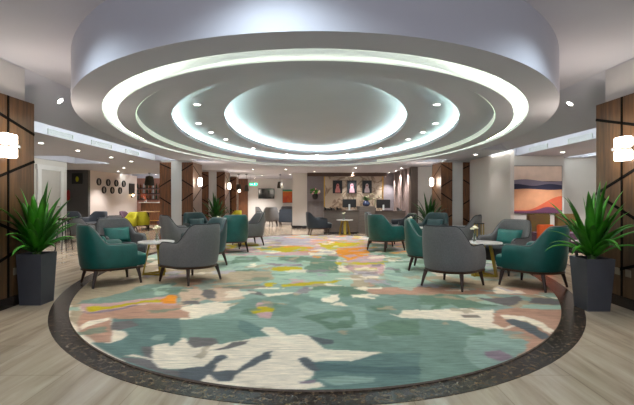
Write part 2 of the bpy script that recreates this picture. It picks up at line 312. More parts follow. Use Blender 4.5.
# ------------------------------------------------------------------ helpers
def obj(name, bm, m, parent=None, smooth=False):
    me = bpy.data.meshes.new(name)
    bmesh.ops.recalc_face_normals(bm, faces=bm.faces[:])
    bm.to_mesh(me); bm.free()
    if isinstance(m, (list, tuple)):
        for k in m: me.materials.append(k)
    else: me.materials.append(m)
    if smooth:
        for p in me.polygons: p.use_smooth = True
    o = bpy.data.objects.new(name, me); C.objects.link(o)
    if parent: o.parent = parent
    return o
def smooth_by(o, ang=40):
    me = o.data
    for p in me.polygons: p.use_smooth = True
    bm = bmesh.new(); bm.from_mesh(me)
    for e in bm.edges:
        if len(e.link_faces) == 2 and e.calc_face_angle(0) > math.radians(ang): e.smooth = False
    bm.to_mesh(me); bm.free()
    return o
def thing(name, label, cat, loc=(0,0,0), rz=0, group=None):
    o = bpy.data.objects.new(name, None); C.objects.link(o); o.empty_display_size = .1
    o.location = loc; o.rotation_euler = (0,0,rz); o['label'] = label; o['category'] = cat
    if group: o['group'] = group
    return o
def tag(o, label, cat, group=None, kind=None):
    o['label'] = label; o['category'] = cat
    if group: o['group'] = group
    if kind: o['kind'] = kind
    return o
def struct(name, bm, m, smooth=False):
    o = obj(name, bm, m, None, smooth); o['kind'] = 'structure'; return o
def box(bm, x0, x1, y0, y1, z0, z1, mi=0, bev=0):
    vs = [bm.verts.new((x,y,z)) for z in (z0,z1) for x,y in ((x0,y0),(x1,y0),(x1,y1),(x0,y1))]
    fs = [(0,3,2,1),(4,5,6,7),(0,1,5,4),(1,2,6,5),(2,3,7,6),(3,0,4,7)]
    faces = [bm.faces.new([vs[i] for i in f]) for f in fs]
    for f in faces: f.material_index = mi
    if bev:
        es = list({e for f in faces for e in f.edges})
        bmesh.ops.bevel(bm, geom=es, offset=bev, segments=2, affect='EDGES', clamp_overlap=True)
    return bm
def B(x0,x1,y0,y1,z0,z1,bev=0):
    return box(bmesh.new(), x0,x1,y0,y1,z0,z1,0,bev)
def loft(bm, rings, close=True, cap0=False, cap1=False):
    V = [[bm.verts.new(p) for p in r] for r in rings]; n = len(V[0])
    for a, b in zip(V, V[1:]):
        for i in range(n if close else n-1):
            j = (i+1) % n
            bm.faces.new((a[i],a[j],b[j],b[i]))
    if cap0: bm.faces.new(V[0][::-1])
    if cap1: bm.faces.new(V[-1])
    return V
def lathe(bm, prof, n=24, cx=0, cy=0, cap=True):
    rings = [[(cx+r*math.cos(2*PI*i/n), cy+r*math.sin(2*PI*i/n), z) for i in range(n)] for r,z in prof]
    loft(bm, rings, True, cap, cap); return bm
def tube(bm, pts, rad, n=8):
    pts = [Vector(p) for p in pts]; rr = rad if isinstance(rad,(list,tuple)) else [rad]*len(pts); rings = []
    for i,p in enumerate(pts):
        t = (pts[min(i+1,len(pts)-1)]-pts[max(i-1,0)]).normalized()
        u = t.orthogonal().normalized() if i == 0 else (u - t*u.dot(t)).normalized()
        w = t.cross(u)
        rings.append([tuple(p+(u*math.cos(2*PI*k/n)+w*math.sin(2*PI*k/n))*rr[i]) for k in range(n)])
    loft(bm, rings, True, True, True); return bm
def copy_tree(o, parent=None):
    c = o.copy(); C.objects.link(c)
    if parent: c.parent = parent
    for ch in list(o.children):
        copy_tree(ch, c)
    return c
def place(proto, used, loc, rz, label, group=None):
    o = proto if proto.name not in used else copy_tree(proto)
    used.add(proto.name)
    o.location = loc; o.rotation_euler = (0,0,rz); o['label'] = label
    if group: o['group'] = group
    return o
USED = set()

# ------------------------------------------------------------------ floor, inlay, rug
ZL = 2.35            # underside of the low ceiling
ZU = 2.86            # upper ceiling
bm = bmesh.new(); vs = [bm.verts.new(p) for p in ((-12.5,-3,0),(9.6,-3,0),(9.6,24,0),(-12.5,24,0))]; bm.faces.new(vs)
bmesh.ops.subdivide_edges(bm, edges=bm.edges[:], cuts=6, use_grid_fill=True)
box(bm, -12.5, 9.6, -3, 24, -.1, -.02)
struct('floor', bm, M['floor'])
def ell(cx, cy, rx, ry, z, n=160):
    return [(cx+rx*math.cos(2*PI*i/n), cy+ry*math.sin(2*PI*i/n), z) for i in range(n)]
bm = bmesh.new(); loft(bm, [ell(0,8.66,3.90,6.12,0), ell(0,8.66,3.90,6.12,.004), ell(-.02,8.6,3.6,5.8,.004)])
struct('trim_1', bm, M['ring'])['label'] = 'dark marble band laid in the floor around the oval rug'

PAL = {k: lin(v) for k, v in dict(mint=(160,182,166), green=(106,130,112), sage=(138,158,148), teal=(120,142,131), deep=(104,127,122),
    deeper=(86,108,108), gray=(112,106,106), grayb=(94,98,102), cream=(232,216,196), pinkb=(204,176,154), pink=(196,156,156), salmon=(182,140,120),
    beige=(172,154,130), taupe=(138,124,112), mauve=(138,120,130), yellow=(188,168,28), orange=(222,140,40), lilac=(168,160,170)).items()}
def build_rug():
    RX, RY, CX0, CY0 = 3.66, 5.88, -.02, 8.61
    xs = np.arange(-RX, RX+.001, .0152)
    ys = [CY0-RY]
    while ys[-1] < CY0+RY:
        y = ys[-1]; ys.append(y + min(.07, max(.011, y*y/529*.6)))
    ys = np.array(ys); nx, ny = len(xs), len(ys)
    # snap each row to the oval: x scaled per row
    half = RX*np.sqrt(np.clip(1-((ys-CY0)/RY)**2, 0, 1))
    X = np.clip(np.tile(xs, (ny,1)), -half[:,None], half[:,None]) + CX0
    Y = np.tile(ys[:,None], (1,nx))
    rng = np.random.RandomState(3)
    # wobble so edges look hand cut
    def wob(a, b, s):
        o = np.zeros_like(a)
        for k in range(6):
            fx, fy, ph = rng.uniform(.6,2.6)*s, rng.uniform(.6,2.6)*s, rng.uniform(0,6.28)
            o += np.sin(a*fx*3+b*fy*3+ph)/6
        return o
    WX = X + (wob(X,Y,1.3)*.05 + wob(X,Y,5)*.03)*np.clip(Y/6,.3,1.2); WY = Y + (wob(X,Y,1.3)*.05 + wob(X,Y,4)*.035)*np.clip(Y/6,.3,2)
    # underlying large camouflage for places nothing was traced
    n1 = wob(X,Y,.35)+.5*wob(X,Y,.9); n2 = wob(X,Y,.5)+.4*wob(X,Y,1.1)
    col = np.zeros((ny,nx,3)); col[:] = PAL['sage']
    for cond, k in ((n1>.14,'beige'),(n1>.3,'cream'),(n1<-.2,'green'),(n2>.3,'mint'),(n2<-.36,'salmon')): col[cond] = PAL[k]
    for c, poly in RUG:
        p = np.array(poly); x0,x1,y0,y1 = p[:,0].min()-.2,p[:,0].max()+.2,p[:,1].min()-.4,p[:,1].max()+.4
        sel = (WX>x0)&(WX<x1)&(WY>y0)&(WY<y1)
        if not sel.any(): continue
        px, py = WX[sel], WY[sel]; ins = np.zeros(px.shape, bool); n = len(p)
        for i in range(n):
            xa, ya = p[i]; xb, yb = p[(i+1)%n]
            if ya == yb: continue
            t = ((ya>py)!=(yb>py)) & (px < (xb-xa)*(py-ya)/(yb-ya)+xa)
            ins ^= t
        s = col[sel]; s[ins] = PAL[c]; col[sel] = s
    # small woven blotches, denser towards the far half
    zones = [k for k in PAL]
    for k in range(420):
        yy = 3.2 + 11.2*rng.rand()**.8; hw = RX*math.sqrt(max(0,1-((yy-CY0)/RY)**2)); xx = rng.uniform(-hw,hw)
        ra, rb = rng.uniform(.06,.26)*(1 if yy>5.5 else .55), rng.uniform(.05,.22)*(1 if yy>5.5 else .55)
        if yy < 4.6 and rng.rand() < .6: continue
        centre = abs(xx-.6) < 1.6 and yy > 9
        opts = ['pink','yellow','orange','lilac','cream','mint'] if centre else (['mint','sage','cream','beige','green','mauve','lilac'] if yy>5.5 else ['sage','green','gray','beige'])
        kc = PAL[opts[rng.randint(len(opts))]]
        sel = (np.abs(WX-xx)<ra*2.2)&(np.abs(WY-yy)<rb*2.2)
        if not sel.any(): continue
        dx_, dy_ = (WX[sel]-xx)/ra, (WY[sel]-yy)/rb; an = np.arctan2(dy_,dx_); ph = rng.uniform(0,6.28,3)
        rad = 1+.28*np.sin(2*an+ph[0])+.22*np.sin(3*an+ph[1])+.15*np.sin(5*an+ph[2])
        ins = dx_**2+dy_**2 < rad**2
        s_ = col[sel]; s_[ins] = s_[ins]*.25+np.array(kc)*.75; col[sel] = s_
    col *= (1+.10*wob(X,Y,1.0)[...,None]+.08*wob(X,Y,3)[...,None])
    col = np.clip(col*1.12,0,.95)
    cb = col.copy(); cb[1:-1,1:-1] = (col[1:-1,1:-1]*4+col[:-2,1:-1]+col[2:,1:-1]+col[1:-1,:-2]+col[1:-1,2:])/8; col = cb
    Z = np.full_like(X, .018)
    verts = np.stack([X,Y,Z],-1).reshape(-1,3)
    idx = np.arange(nx*ny).reshape(ny,nx)
    keep = (X[:-1,1:]-X[:-1,:-1] > 1e-5) | (X[1:,1:]-X[1:,:-1] > 1e-5)
    q = np.stack([idx[:-1,:-1],idx[:-1,1:],idx[1:,1:],idx[1:,:-1]],-1)[keep]
    # edge skirt down to the floor
    n = 200; base = len(verts)
    top = np.array(ell(CX0,CY0,RX,RY,.018,n)); bot = top.copy(); bot[:,2] = .0045
    allv = np.concatenate([verts, top, bot]); sk = [(base+i, base+(i+1)%n, base+n+(i+1)%n, base+n+i) for i in range(n)]
    me = bpy.data.meshes.new('rug')
    me.from_pydata(allv.tolist(), [], q.tolist()+sk); me.update()
    at = me.color_attributes.new('pattern', 'FLOAT_COLOR', 'POINT')
    cc = np.ones((len(allv),4)); cc[:base,:3] = col.reshape(-1,3); cc[base:,:3] = PAL['taupe']
    at.data.foreach_set('color', cc.ravel()); me.materials.append(M['rug'])
    o = bpy.data.objects.new('rug', me); C.objects.link(o)
    tag(o, 'large oval rug with teal, cream, salmon and orange camouflage pattern', 'rug')
build_rug()

# ------------------------------------------------------------------ ceiling
DX, DY = -.02, 8.61
prof = [(3.65,5.85,ZU+.01),(3.65,5.85,2.346),(3.33,5.53,2.346),(3.33,5.53,2.40),(3.42,5.62,2.42),(3.42,5.62,2.66),(3.0,5.06,2.66),
        (3.0,5.06,2.362),(3.20,5.255,2.362),(3.20,5.255,2.346),(2.94,5.14,2.346),(2.94,5.14,2.44),(2.457,4.68,2.435),(2.457,4.68,2.50),
        (2.49,4.71,2.50),(2.49,4.71,2.455),(2.80,5.02,2.455),(2.80,5.02,2.60),(1.656,3.89,2.597),(1.656,3.89,2.67),(1.69,3.92,2.67),
        (1.69,3.92,2.62),(2.02,4.25,2.62),(2.02,4.25,2.74),(1.85,4.0,2.79),(1.5,3.3,2.83),(1.0,2.2,2.85),(.5,1.1,2.855),(.01,.02,2.856)]
bm = bmesh.new(); loft(bm, [ell(DX,DY,a,b,z) for a,b,z in prof], True, False, True)
o = struct('ceiling', bm, M['ceil']); o['label'] = 'stepped oval ceiling drum with lit coves'
smooth_by(o, 25)
# plain ceiling built as columns with openings
def drum_edge(x):
    t = (x-DX)/3.645
    return DY + 5.845*math.sqrt(max(0,1-t*t)) if abs(t) < 1 else DY
HOLES = [(-9.7,-6.3,18.6,22.2),(-3.99,4.31,-3,9.5),(-4.62,-3.99,0,12.05),(4.31,5.05,0,10.72),(-3.5,-2.9,11.62,12.3),(2.95,3.6,11.7,12.5),(-7.5,-6.4,10.8,13.1),(6.56,7.04,3,11.15)]
bps = sorted({-12.5,9.6} | {h[0] for h in HOLES} | {h[1] for h in HOLES} | {round(-3.66+.06*i,3) for i in range(123)})
bm = bmesh.new()
for a, b in zip(bps, bps[1:]):
    if b-a < 1e-4: continue
    mid = (a+b)/2; cuts = []
    for h in HOLES:
        if h[0] <= mid <= h[1]: cuts.append(((h[2],h[2]),(h[3],h[3])))
    if abs(mid-DX) < 3.645:
        cuts.append(((8.6,8.6),(max(9.5,drum_edge(a)),max(9.5,drum_edge(b)))))
    cuts.sort(key=lambda c: c[0][0])
    ya, yb = -3, -3
    segs = []
    for (s0,s1),(e0,e1) in cuts:
        if s0 > ya+1e-4: segs.append((ya,yb,s0,s1))
        if e0 > ya or e1 > yb: ya, yb = max(ya,e0), max(yb,e1)
    if ya < 24: segs.append((ya,yb,24,24))
    for p,q,r,s in segs:
        vs = [bm.verts.new(v) for v in ((a,p,ZL),(b,q,ZL),(b,s,ZL),(a,r,ZL))]; bm.faces.new(vs)
struct('ceiling', bm, M['ceil'])
bm = bmesh.new()
def quad(*p): bm.faces.new([bm.verts.new(v) for v in p])
quad((-3.6,-3,ZU),(3.6,-3,ZU),(3.6,9.5,ZU),(-3.6,9.5,ZU))
quad((-3.6,-3,ZU),(-3.6,9.5,ZU),(-3.99,9.5,ZL),(-3.99,-3,ZL))
quad((3.6,-3,ZU),(3.6,9.5,ZU),(4.31,9.5,ZL),(4.31,-3,ZL))
quad((-4,9.5,ZL),(-3.55,9.5,ZL),(-3.55,9.5,ZU),(-4,9.5,ZU)); quad((4.35,9.5,ZL),(3.5,9.5,ZL),(3.5,9.5,ZU),(4.35,9.5,ZU))
struct('ceiling', bm, M['ceil'])
# light coves cut into the plain ceiling: cavity + LED strip + linear grilles
def cove(x0,x1,y0,y1,zt,ledge,label):
    c = bmesh.new(); lx0, lx1, ly0, ly1 = ledge
    X0,X1,Y0,Y1 = x0-lx0, x1+lx1, y0-ly0, y1+ly1
    r = [(X0,Y0),(X1,Y0),(X1,Y1),(X0,Y1)]
    loft(c, [[(x,y,ZL+.012) for x,y in r],[(x,y,zt) for x,y in r]], True, False, True)
    i = [(x0,y0),(x1,y0),(x1,y1),(x0,y1)]
    loft(c, [[(x,y,ZL) for x,y in i],[(x,y,ZL+.012) for x,y in i],[(x,y,ZL+.012) for x,y in r]])

    o = struct('ceiling', c, M['ceil']); o['label'] = label
    return o
def led(bx, m, label):
    o = obj('light_strip', bx, m); tag(o, label, 'light strip'); return o
cove(-4.62,-3.99,0,12.05,ZL+.26,(0,0,0,0),'long lit ceiling slot over the left lounge')
led(B(-4.015,-3.992,.1,11.95,ZL+.03,ZL+.08), M['led_slot'], 'white light strip in the long ceiling slot on the left')
cove(4.31,5.05,0,10.72,ZL+.26,(0,0,0,0),'long lit ceiling slot over the right lounge')
led(B(4.312,4.335,.1,10.6,ZL+.03,ZL+.08), M['led_slot'], 'white light strip in the long ceiling slot above the landscape painting')
cove(-7.5,-6.4,10.8,13.1,ZL+.25,(0,0,0,0),'lit ceiling recess beside the white door')
led(B(-6.425,-6.402,10.9,13.0,ZL+.03,ZL+.08), M['led_slot'], 'light strip in the ceiling recess beside the white door')
cove(6.56,7.04,3,11.15,ZL+.2,(0,0,0,0),'narrow lit ceiling slot at the far right')
led(B(6.562,6.585,3.1,11.05,ZL+.03,ZL+.08), M['led_slot'], 'light strip in the narrow ceiling slot at the far right')
cove(-3.5,-2.9,11.62,12.3,ZL+.2,(0,0,0,0),'short lit ceiling slot before the left pillars')
led(B(-3.48,-2.95,11.622,11.645,ZL+.03,ZL+.07), M['led_slot'], 'light strip in the short slot before the left pillars')
cove(2.95,3.6,11.7,12.5,ZL+.2,(0,0,0,0),'short lit ceiling slot before the right pillar')
led(B(3.0,3.58,11.702,11.725,ZL+.03,ZL+.07), M['led_slot'], 'light strip in the short slot before the right pillar')
cove(-9.7,-6.3,18.6,22.2,ZL+.22,(0,0,0,0),'lit ceiling recess above the bar')
led(B(-9.6,-6.4,18.602,18.64,ZL+.03,ZL+.10), M['led_slot'], 'light strip in the ceiling recess above the bar')
def oval_led(rx,ry,w,z,m,label):
    b = bmesh.new(); loft(b, [ell(DX,DY,rx,ry,z-.004),ell(DX,DY,rx,ry,z),ell(DX,DY,rx+w,ry+w,z),ell(DX,DY,rx+w,ry+w,z-.004)]); 
    led(b, m, label)
oval_led(3.03,5.09,.07,2.370,M['led_outer'],'warm oval light strip in the outermost ceiling ring')
oval_led(3.345,5.545,.055,2.428,M['led_outer2'],'warm oval light strip on the outer ledge of the outermost ceiling ring')
M['riser_glow'] = led_mat('added_riser_glow', (244,255,240), .14)  # no lamp here: emission added to imitate light caught by the riser
b = bmesh.new(); loft(b, [ell(DX,DY,2.935,5.135,2.352),ell(DX,DY,2.935,5.135,2.43),ell(DX,DY,2.93,5.13,2.43),ell(DX,DY,2.93,5.13,2.352)]); led(b, M['riser_glow'], 'faint added glow on the oval step inside the outermost ceiling ring, not a lamp')
oval_led(2.60,4.82,.08,2.462,M['led_mid'],'white oval light strip in the middle ceiling ring')
oval_led(1.80,4.03,.08,2.627,M['led_in'],'white oval light strip around the central ceiling dome')
# grilles on the outer side of each slot
def grille(x, y0, y1, sgn, label, grp):
    t = thing('air_vent', label, 'vent', (x,(y0+y1)/2,ZL+.035), 0, grp)
    L = (y1-y0)/2; s = -sgn
    xs = sorted((0, s*.015)); b = bmesh.new(); box(b, xs[0],xs[1], -L,L, -.02,-.005); box(b, xs[0],xs[1], -L,L, .065,.075); box(b,xs[0],xs[1],-L,-L+.015,-.005,.065); box(b,xs[0],xs[1],L-.015,L,-.005,.065)
    obj('frame', b, M['grille'], t)
    b = bmesh.new()
    for k in range(4): box(b, min(0,s*.01),max(0,s*.01), -L+.015,L-.015, .004+k*.016,.010+k*.016)
    obj('slats', b, M['grille'], t)
for (y0,y1,w) in ((7.25,8.0,'nearest the left wooden pillar'),(8.65,9.5,'in the middle of the left slot'),(10.2,10.95,'farthest along the left slot')):
    grille(-4.619,y0,y1,-1,'linear air vent in the lit left ceiling slot, '+w,'air vents in the ceiling slots')
for (y0,y1,w) in ((7.75,8.5,'nearest the right wooden pillar'),(9.25,10.05,'over the landscape painting')):
    grille(5.049,y0,y1,1,'linear air vent in the lit right ceiling slot, '+w,'air vents in the ceiling slots')

# ------------------------------------------------------------------ walls
def wall(name, x0,x1,y0,y1,m='wall',z1=ZL,z0=0):
    return struct(name, B(x0,x1,y0,y1,z0,z1), M[m])
wall('wall_left', -7.72,-7.56,3.0,12.78,'wall')
wall('wall_left', -12.5,-8.66,16.0,16.15,'wallgrey')
wall('wall_left', -8.8,-8.66,16.15,20.35,'wall2')
wall('wall_left', -12.5,-12.4,-3,16,'wall')
wall('wall_back', -12.5,-4.45,22.5,22.65,'barback')
wall('wall_back', -3.75,-1.0,23.0,23.15,'wall')
wall('wall_back', -1.05,-.42,18.0,18.9,'wall')
wall('wall_back', -.42,3.3,17.9,18.0,'niche')
wall('wall_right', 3.3,3.42,14.5,18.0,'niche')
wall('wall_back', 3.42,6.0,14.5,14.65,'wall')
wall('wall_right', 4.37,4.45,9.55,12.1,'wall2')
wall('wall_back', 4.5,6.3,10.78,10.9,'wall')
wall('wall_back', 6.3,9.6,11.3,11.42,'wall')
wall('wall_right', 9.5,9.6,-3,11.3,'wall')
struct('baseboard_back', B(-1.07,-.40,17.98,18.02,0,.12), M['black'])
struct('baseboard_back', B(-1.07,-.40,17.955,18.0,0,.12), M['marbleplinth'])
struct('baseboard_back', B(4.5,6.3,10.76,10.78,0,.1), M['marbleplinth'])
struct('baseboard_left', B(-7.56,-7.54,3,12.78,0,.1), M['marbleplinth'])
# door in the left wall
t = bpy.data.objects.new('door_1', None); C.objects.link(t); t['kind'] = 'structure'; t.location = (-7.56,12.0,0)
b = bmesh.new(); y0, y1 = -.46, .42
box(b, 0,.05,-.62,y0,0,2.06); box(b,0,.05,y1,.56,0,2.06); box(b,0,.06,-.66,.6,2.06,2.19)
obj('door_frame', b, M['white'], t)
dp = obj('door_panel', B(.0,.02,y0,y1,0,2.06), M['door'], t)
b = bmesh.new(); tube(b, [(.02,.33,1.02),(.06,.33,1.02),(.06,.22,1.02)], .012); obj('door_handle', b, M['chrome'], dp)

# ------------------------------------------------------------------ pillars
def diag(b, axis, c, a0, z0, a1, z1, w=.028, d=.006):
    # dark inlay strip on a plane: axis 'x' -> plane x=c (a is y) ; 'y' -> plane y=c (a is x)
    v = Vector((a1-a0, z1-z0)).normalized(); n = Vector((-v.y, v.x))*w/2
    pts = [(a0+n.x,z0+n.y),(a0-n.x,z0-n.y),(a1-n.x,z1-n.y),(a1+n.x,z1+n.y)]
    if axis == 'x': r = [[(c,a,z) for a,z in pts],[(c+d,a,z) for a,z in pts]]
    else: r = [[(a,c,z) for a,z in pts],[(a,c-d,z) for a,z in pts]]
    loft(b, r, True, True, True)
def near_pillar(s, yend, label):
    t = thing('pillar', label, 'pillar', (s*3.6,4.7,0))
    X0, X1 = sorted((0, s*.9)); ya, yb = 4.0-4.7, yend-4.7
    obj('column', B(X0,X1,ya,yb-.1,0,ZU-.012), M['pillar'], t)
    xs = sorted((0,-s*.05)); 
    obj('wood_panel', B(xs[0],xs[1],ya,yb,.12,2.44), M['woodn'], t)
    obj('wood_panel', B(X0,X1,yb-.1,yb,.12,2.33), M['wood'], t)
    xs = sorted((s*.9,-s*.07)); obj('plinth', B(xs[0],xs[1],ya-.02,yb+.02,0,.12), M['marbleplinth'], t)
    c = -s*.05; d = -s*.006; yv = (4.86 if s < 0 else 4.925)-4.7
    b = bmesh.new(); diag(b,'x',c,yv,.12,yv,2.44,.03,d)
    if s < 0:
        Ls = [(ya,2.40,yb,2.053),(ya,1.24,yb,1.72),(ya,1.24,yb,.75),(ya,.3,yb,.75)]
    else:
        Ls = [(ya,1.886,yb,2.255),(ya,1.87,yb,1.314),(ya,.72,yb,1.314),(ya,.72,yb,.3)]
    for a in Ls: diag(b,'x',c,*a,.032,d)
    obj('inlay_strips', b, M['groove'], t)
    # switch / socket plates low on the panel
    b = bmesh.new()
    for k in range(2):
        y = .12+k*.17 if s>0 else .28+k*.17
        x0,x1 = sorted((c, c+d*1.6)); box(b, x0,x1, y-.04,y+.04,.36,.44)
    obj('socket_plate', b, M['socket'], t)
near_pillar(-1, 5.31, 'wide wooden panelled pillar at the left edge with glowing wall light')
near_pillar(1, 5.38, 'wide wooden panelled pillar at the right edge with glowing wall light')
def far_pillar(s, y0, label, ztop=2.30, xi=3.55, w=.95):
    t = thing('pillar', label, 'pillar', (s*xi, y0, 0))
    # local: inner side at x=0, body extends outward (s direction)
    xa, xb = sorted((0, s*w))
    obj('column', B(xa+.03,xb-.03,.03,w-.03,0,ZL-.004), M['pillar'], t)
    pw = .32
    for (p,q) in ((0,s*pw),(s*(w-pw),s*w)):
        p,q = sorted((p,q)); obj('wood_panel', B(p,q,0,.03,.1,ztop), M['wood'], t)
    p,q = sorted((0,s*.03)); obj('wood_panel', B(p,q,.03,w,.1,ztop), M['wood2'], t)
    p,q = sorted((s*(w-.03),s*w)); obj('wood_panel', B(p,q,.03,w,.1,ztop), M['wood2'], t)
    obj('plinth', B(xa-.01,xb+.01,-.01,w+.01,0,.1), M['marbleplinth'], t)
    b = bmesh.new()
    for a0,a1,Ls in ((s*w,s*(w-pw),((2.26,2.12),(1.6,1.8),(1.3,1.1),(.5,.7))),(s*pw,0,((2.06,2.26),(1.8,1.6),(1.2,1.42),(.8,.6)))):
        for z0,z1 in Ls: diag(b,'y',0,a0,z0,a1,z1,.034,.005)
    for k,(z0,z1) in enumerate(((2.2,1.85),(1.6,1.2),(1.0,.6))):
        a0,a1 = (.03,w) if k%2==0 else (w,.03)
        diag(b,'x',0,a0,z0,a1,z1,.03,-s*.005)
    obj('inlay_strips', b, M['groove2'], t)
far_pillar(-1, 12.1, 'white pillar with walnut side panels, nearest on the left of the lounge')
far_pillar(-1, 16.3, 'white pillar with walnut side panels behind a potted plant on the left')
far_pillar(1, 12.1, 'white pillar with walnut side panels on the right of the lounge')
far_pillar(-1, 20.2, 'small walnut panelled pillar farthest back on the left', xi=3.85, w=.55)
b = B(-4.45,-3.75,22.9,23.1,0,2.34); o = obj('wooden_partition', b, M['wood']); tag(o, 'brown wooden partition screen at the back left beside the white wall', 'partition')

# sconces
def sconce(x, y, z, s, h, label):
    t = thing('wall_light', label, 'wall light', (x,y,z), 0)
    d = -s
    a,c = sorted((0,d*.03)); obj('backplate', B(a,c,-.05,.05,-h*.35,h*.35), M['chrome'], t)
    a,c = sorted((d*.03,d*.12))
    obj('glass_shade', B(a,c,-.10,.10,.015,h/2,.012), M['sconceglass'], t)
    obj('glass_shade', B(a,c,-.10,.10,-h/2,-.015,.012), M['sconceglass'], t)
    a,c = sorted((d*.02,d*.135)); obj('bracket', B(a,c,-.04,.11,-.016,.016), M['chrome'], t)
    L = bpy.data.lights.new('wall_light_lamp','POINT'); L.energy = 11; L.color = (1,.87,.72); L.shadow_soft_size = .12
    lo = bpy.data.objects.new('wall_light_lamp', L); C.objects.link(lo); lo.location = (x+d*.27,y,z)
def sconce_round(x,y,z,s,label):
    t = thing('wall_light', label, 'wall light', (x,y,z), 0); d = -s
    a,c = sorted((0,d*.03)); obj('backplate', B(a,c,-.04,.04,-.1,.1), M['chrome'], t)
    b = bmesh.new(); lathe(b, [(.02,-.13),(.05,-.12),(.06,-.09),(.06,.09),(.05,.12),(.02,.13)], 20, d*.11, 0); obj('glass_shade', b, M['sconceglass'], t, True)
    L = bpy.data.lights.new('wall_light_lamp','POINT'); L.energy = 7; L.color = (1,.87,.74); L.shadow_soft_size = .12
    lo = bpy.data.objects.new('wall_light_lamp', L); C.objects.link(lo); lo.location = (x+d*.3,y,z)
sconce(-3.55,4.76,1.85,-1,.27,'glowing white glass wall light on the left wooden pillar')
sconce(3.55,4.80,1.82,1,.27,'glowing white glass wall light on the right wooden pillar')
sconce_round(-3.55,12.45,1.75,-1,'glowing wall light on the nearest far left pillar')
sconce_round(-3.55,16.6,1.75,-1,'glowing wall light on the left pillar behind the potted plant')
sconce_round(-3.85,20.35,1.70,-1,'glowing wall light on the farthest left pillar')
sconce_round(3.55,12.7,1.76,1,'glowing wall light on the right far pillar')

# ------------------------------------------------------------------ downlights
dlproto = thing('downlight', 'x', 'downlight')
b = bmesh.new(); lathe(b, [(.06,0),(.06,-.006),(.044,-.01),(.044,0)], 20, cap=False); obj('trim_ring', b, M['white'], dlproto)
b = bmesh.new(); lathe(b, [(.044,-.002),(.04,-.008)], 20); obj('lens', b, M['dl'], dlproto)
def downlight(x,y,z,label,energy=14,grp=None,col=(1,.955,.91),spot=1.9,tilt=None):
    o = place(dlproto, USED, (x,y,z-.001), 0, label, grp)
    if tilt: o.rotation_euler = (0,tilt,0)
    if energy:
        L = bpy.data.lights.new('downlight_lamp','SPOT'); L.energy = energy; L.color = col; L.spot_size = spot; L.spot_blend = .6; L.shadow_soft_size = .05
        lo = bpy.data.objects.new('downlight_lamp', L); C.objects.link(lo); lo.location = (x,y,z-.03)
G = 'downlights in the lounge ceilings'
for (x,y,l,e) in ((-5.4,8.27,'small downlight in the left ceiling, nearest the left wooden pillar',45),(-5.4,9.55,'small downlight in the left ceiling above the white door',50),
        (-5.4,11.1,'small downlight in the left ceiling, third from the left pillar',50),(-5.4,12.3,'small downlight in the left ceiling, fourth from the left pillar',50),
        (-6.8,14.9,'small downlight in the left ceiling by the white wall with mirrors',110),
        (-4.2,21.5,'small downlight before the wooden partition at the back',60),
        (-2.35,15.5,'small downlight over the back left passage',45),(-2.55,19.5,'small downlight above the television',130),(-1.15,15.6,'small downlight before the white column',130),(-1.2,18.9,'small downlight near the dark pendant lamp',130),
        (1.35,14.8,'small downlight over the reception table',55),
        (3.05,16.3,'small downlight beside the fluted reception wall',75),(2.98,14.95,'small downlight at the near end of the fluted reception wall',65),
        (5.75,9.9,'small downlight in front of the landscape painting',60)):
    downlight(x,y,ZL,l,e,G)
for (x,y,l,e) in ((-.1,16.9,'downlight washing the grey niche left of the marble panel',60),(1.5,17.55,'downlight washing the marble panel behind the middle portrait',60),(2.98,17.5,'downlight washing the grey niche right of the marble panel',70)):
    downlight(x,y,ZL,l,e,G,spot=1.5)
import itertools
for (x,y,l,e) in ((-7.2,18.9,'small added downlight above the bar dining tables',110),(-7.6,21.3,'small added downlight over the bar counter, left one',190),(-5.8,21.3,'small added downlight over the bar counter, right one',150),(-9.6,14.2,'small added downlight before the grey wall',70),(-7.8,16.6,'small added downlight by the round mirrors',90),  # extra downlights added to brighten the dark left room and bar
        (-3.2,21.8,'small downlight close to the television wall',120),(5.6,8.4,'small downlight in the right ceiling before the painting',45),(7.2,9.6,'small downlight at the far right',60),(3.9,10.4,'small downlight beside the right far pillar',6)):
    downlight(x,y,ZL,l,e,G)
ring = [(-2.1,7.5,'second'),( -2.13,8.5,'third'),(-2.05,9.5,'fourth'),(-1.70,6.0,'nearest')]
words = {'nearest':'nearest the camera','second':'second from the camera','third':'third from the camera','fourth':'fourth from the camera'}
for x,y,w in ring:
    for s,sd in ((1,'left'),(-1,'right')):
        downlight(s*x,y,2.597,'spotlight in the inner ceiling ring on the %s side, %s'%(sd,words[w]),26,'spotlights in the inner ceiling ring')
for x,y,w in ((-1.68,11.17,'left, fifth from the camera'),(1.68,11.17,'right, fifth from the camera'),(-.9,12.6,'left of its far end'),(.9,12.6,'right of its far end'),(0,12.83,'at its far end')):
    downlight(x,y,2.597,'spotlight in the inner ceiling ring, '+w,24,'spotlights in the inner ceiling ring')
# two on the sloped soffits
a1 = math.atan2(.5,.39)
downlight(-3.74,6.15,2.68,'downlight on the sloped ceiling edge above the left wooden pillar',0,G,tilt=-a1)
downlight(3.83,6.4,2.70,'downlight on the sloped ceiling edge above the right wooden pillar',0,G,tilt=math.atan2(.5,.71))
# upper ceiling around the near end of the drum (above the frame)
for (x,y,l) in ((-2.3,2.97,'upper ceiling downlight left of the drum'),(-.35,2.17,'upper ceiling downlight before the drum'),(2.26,2.97,'upper ceiling downlight right of the drum')):
    downlight(x,y,ZU,l,30,'downlights around the near end of the drum',col=(.80,.94,1),spot=2.6)

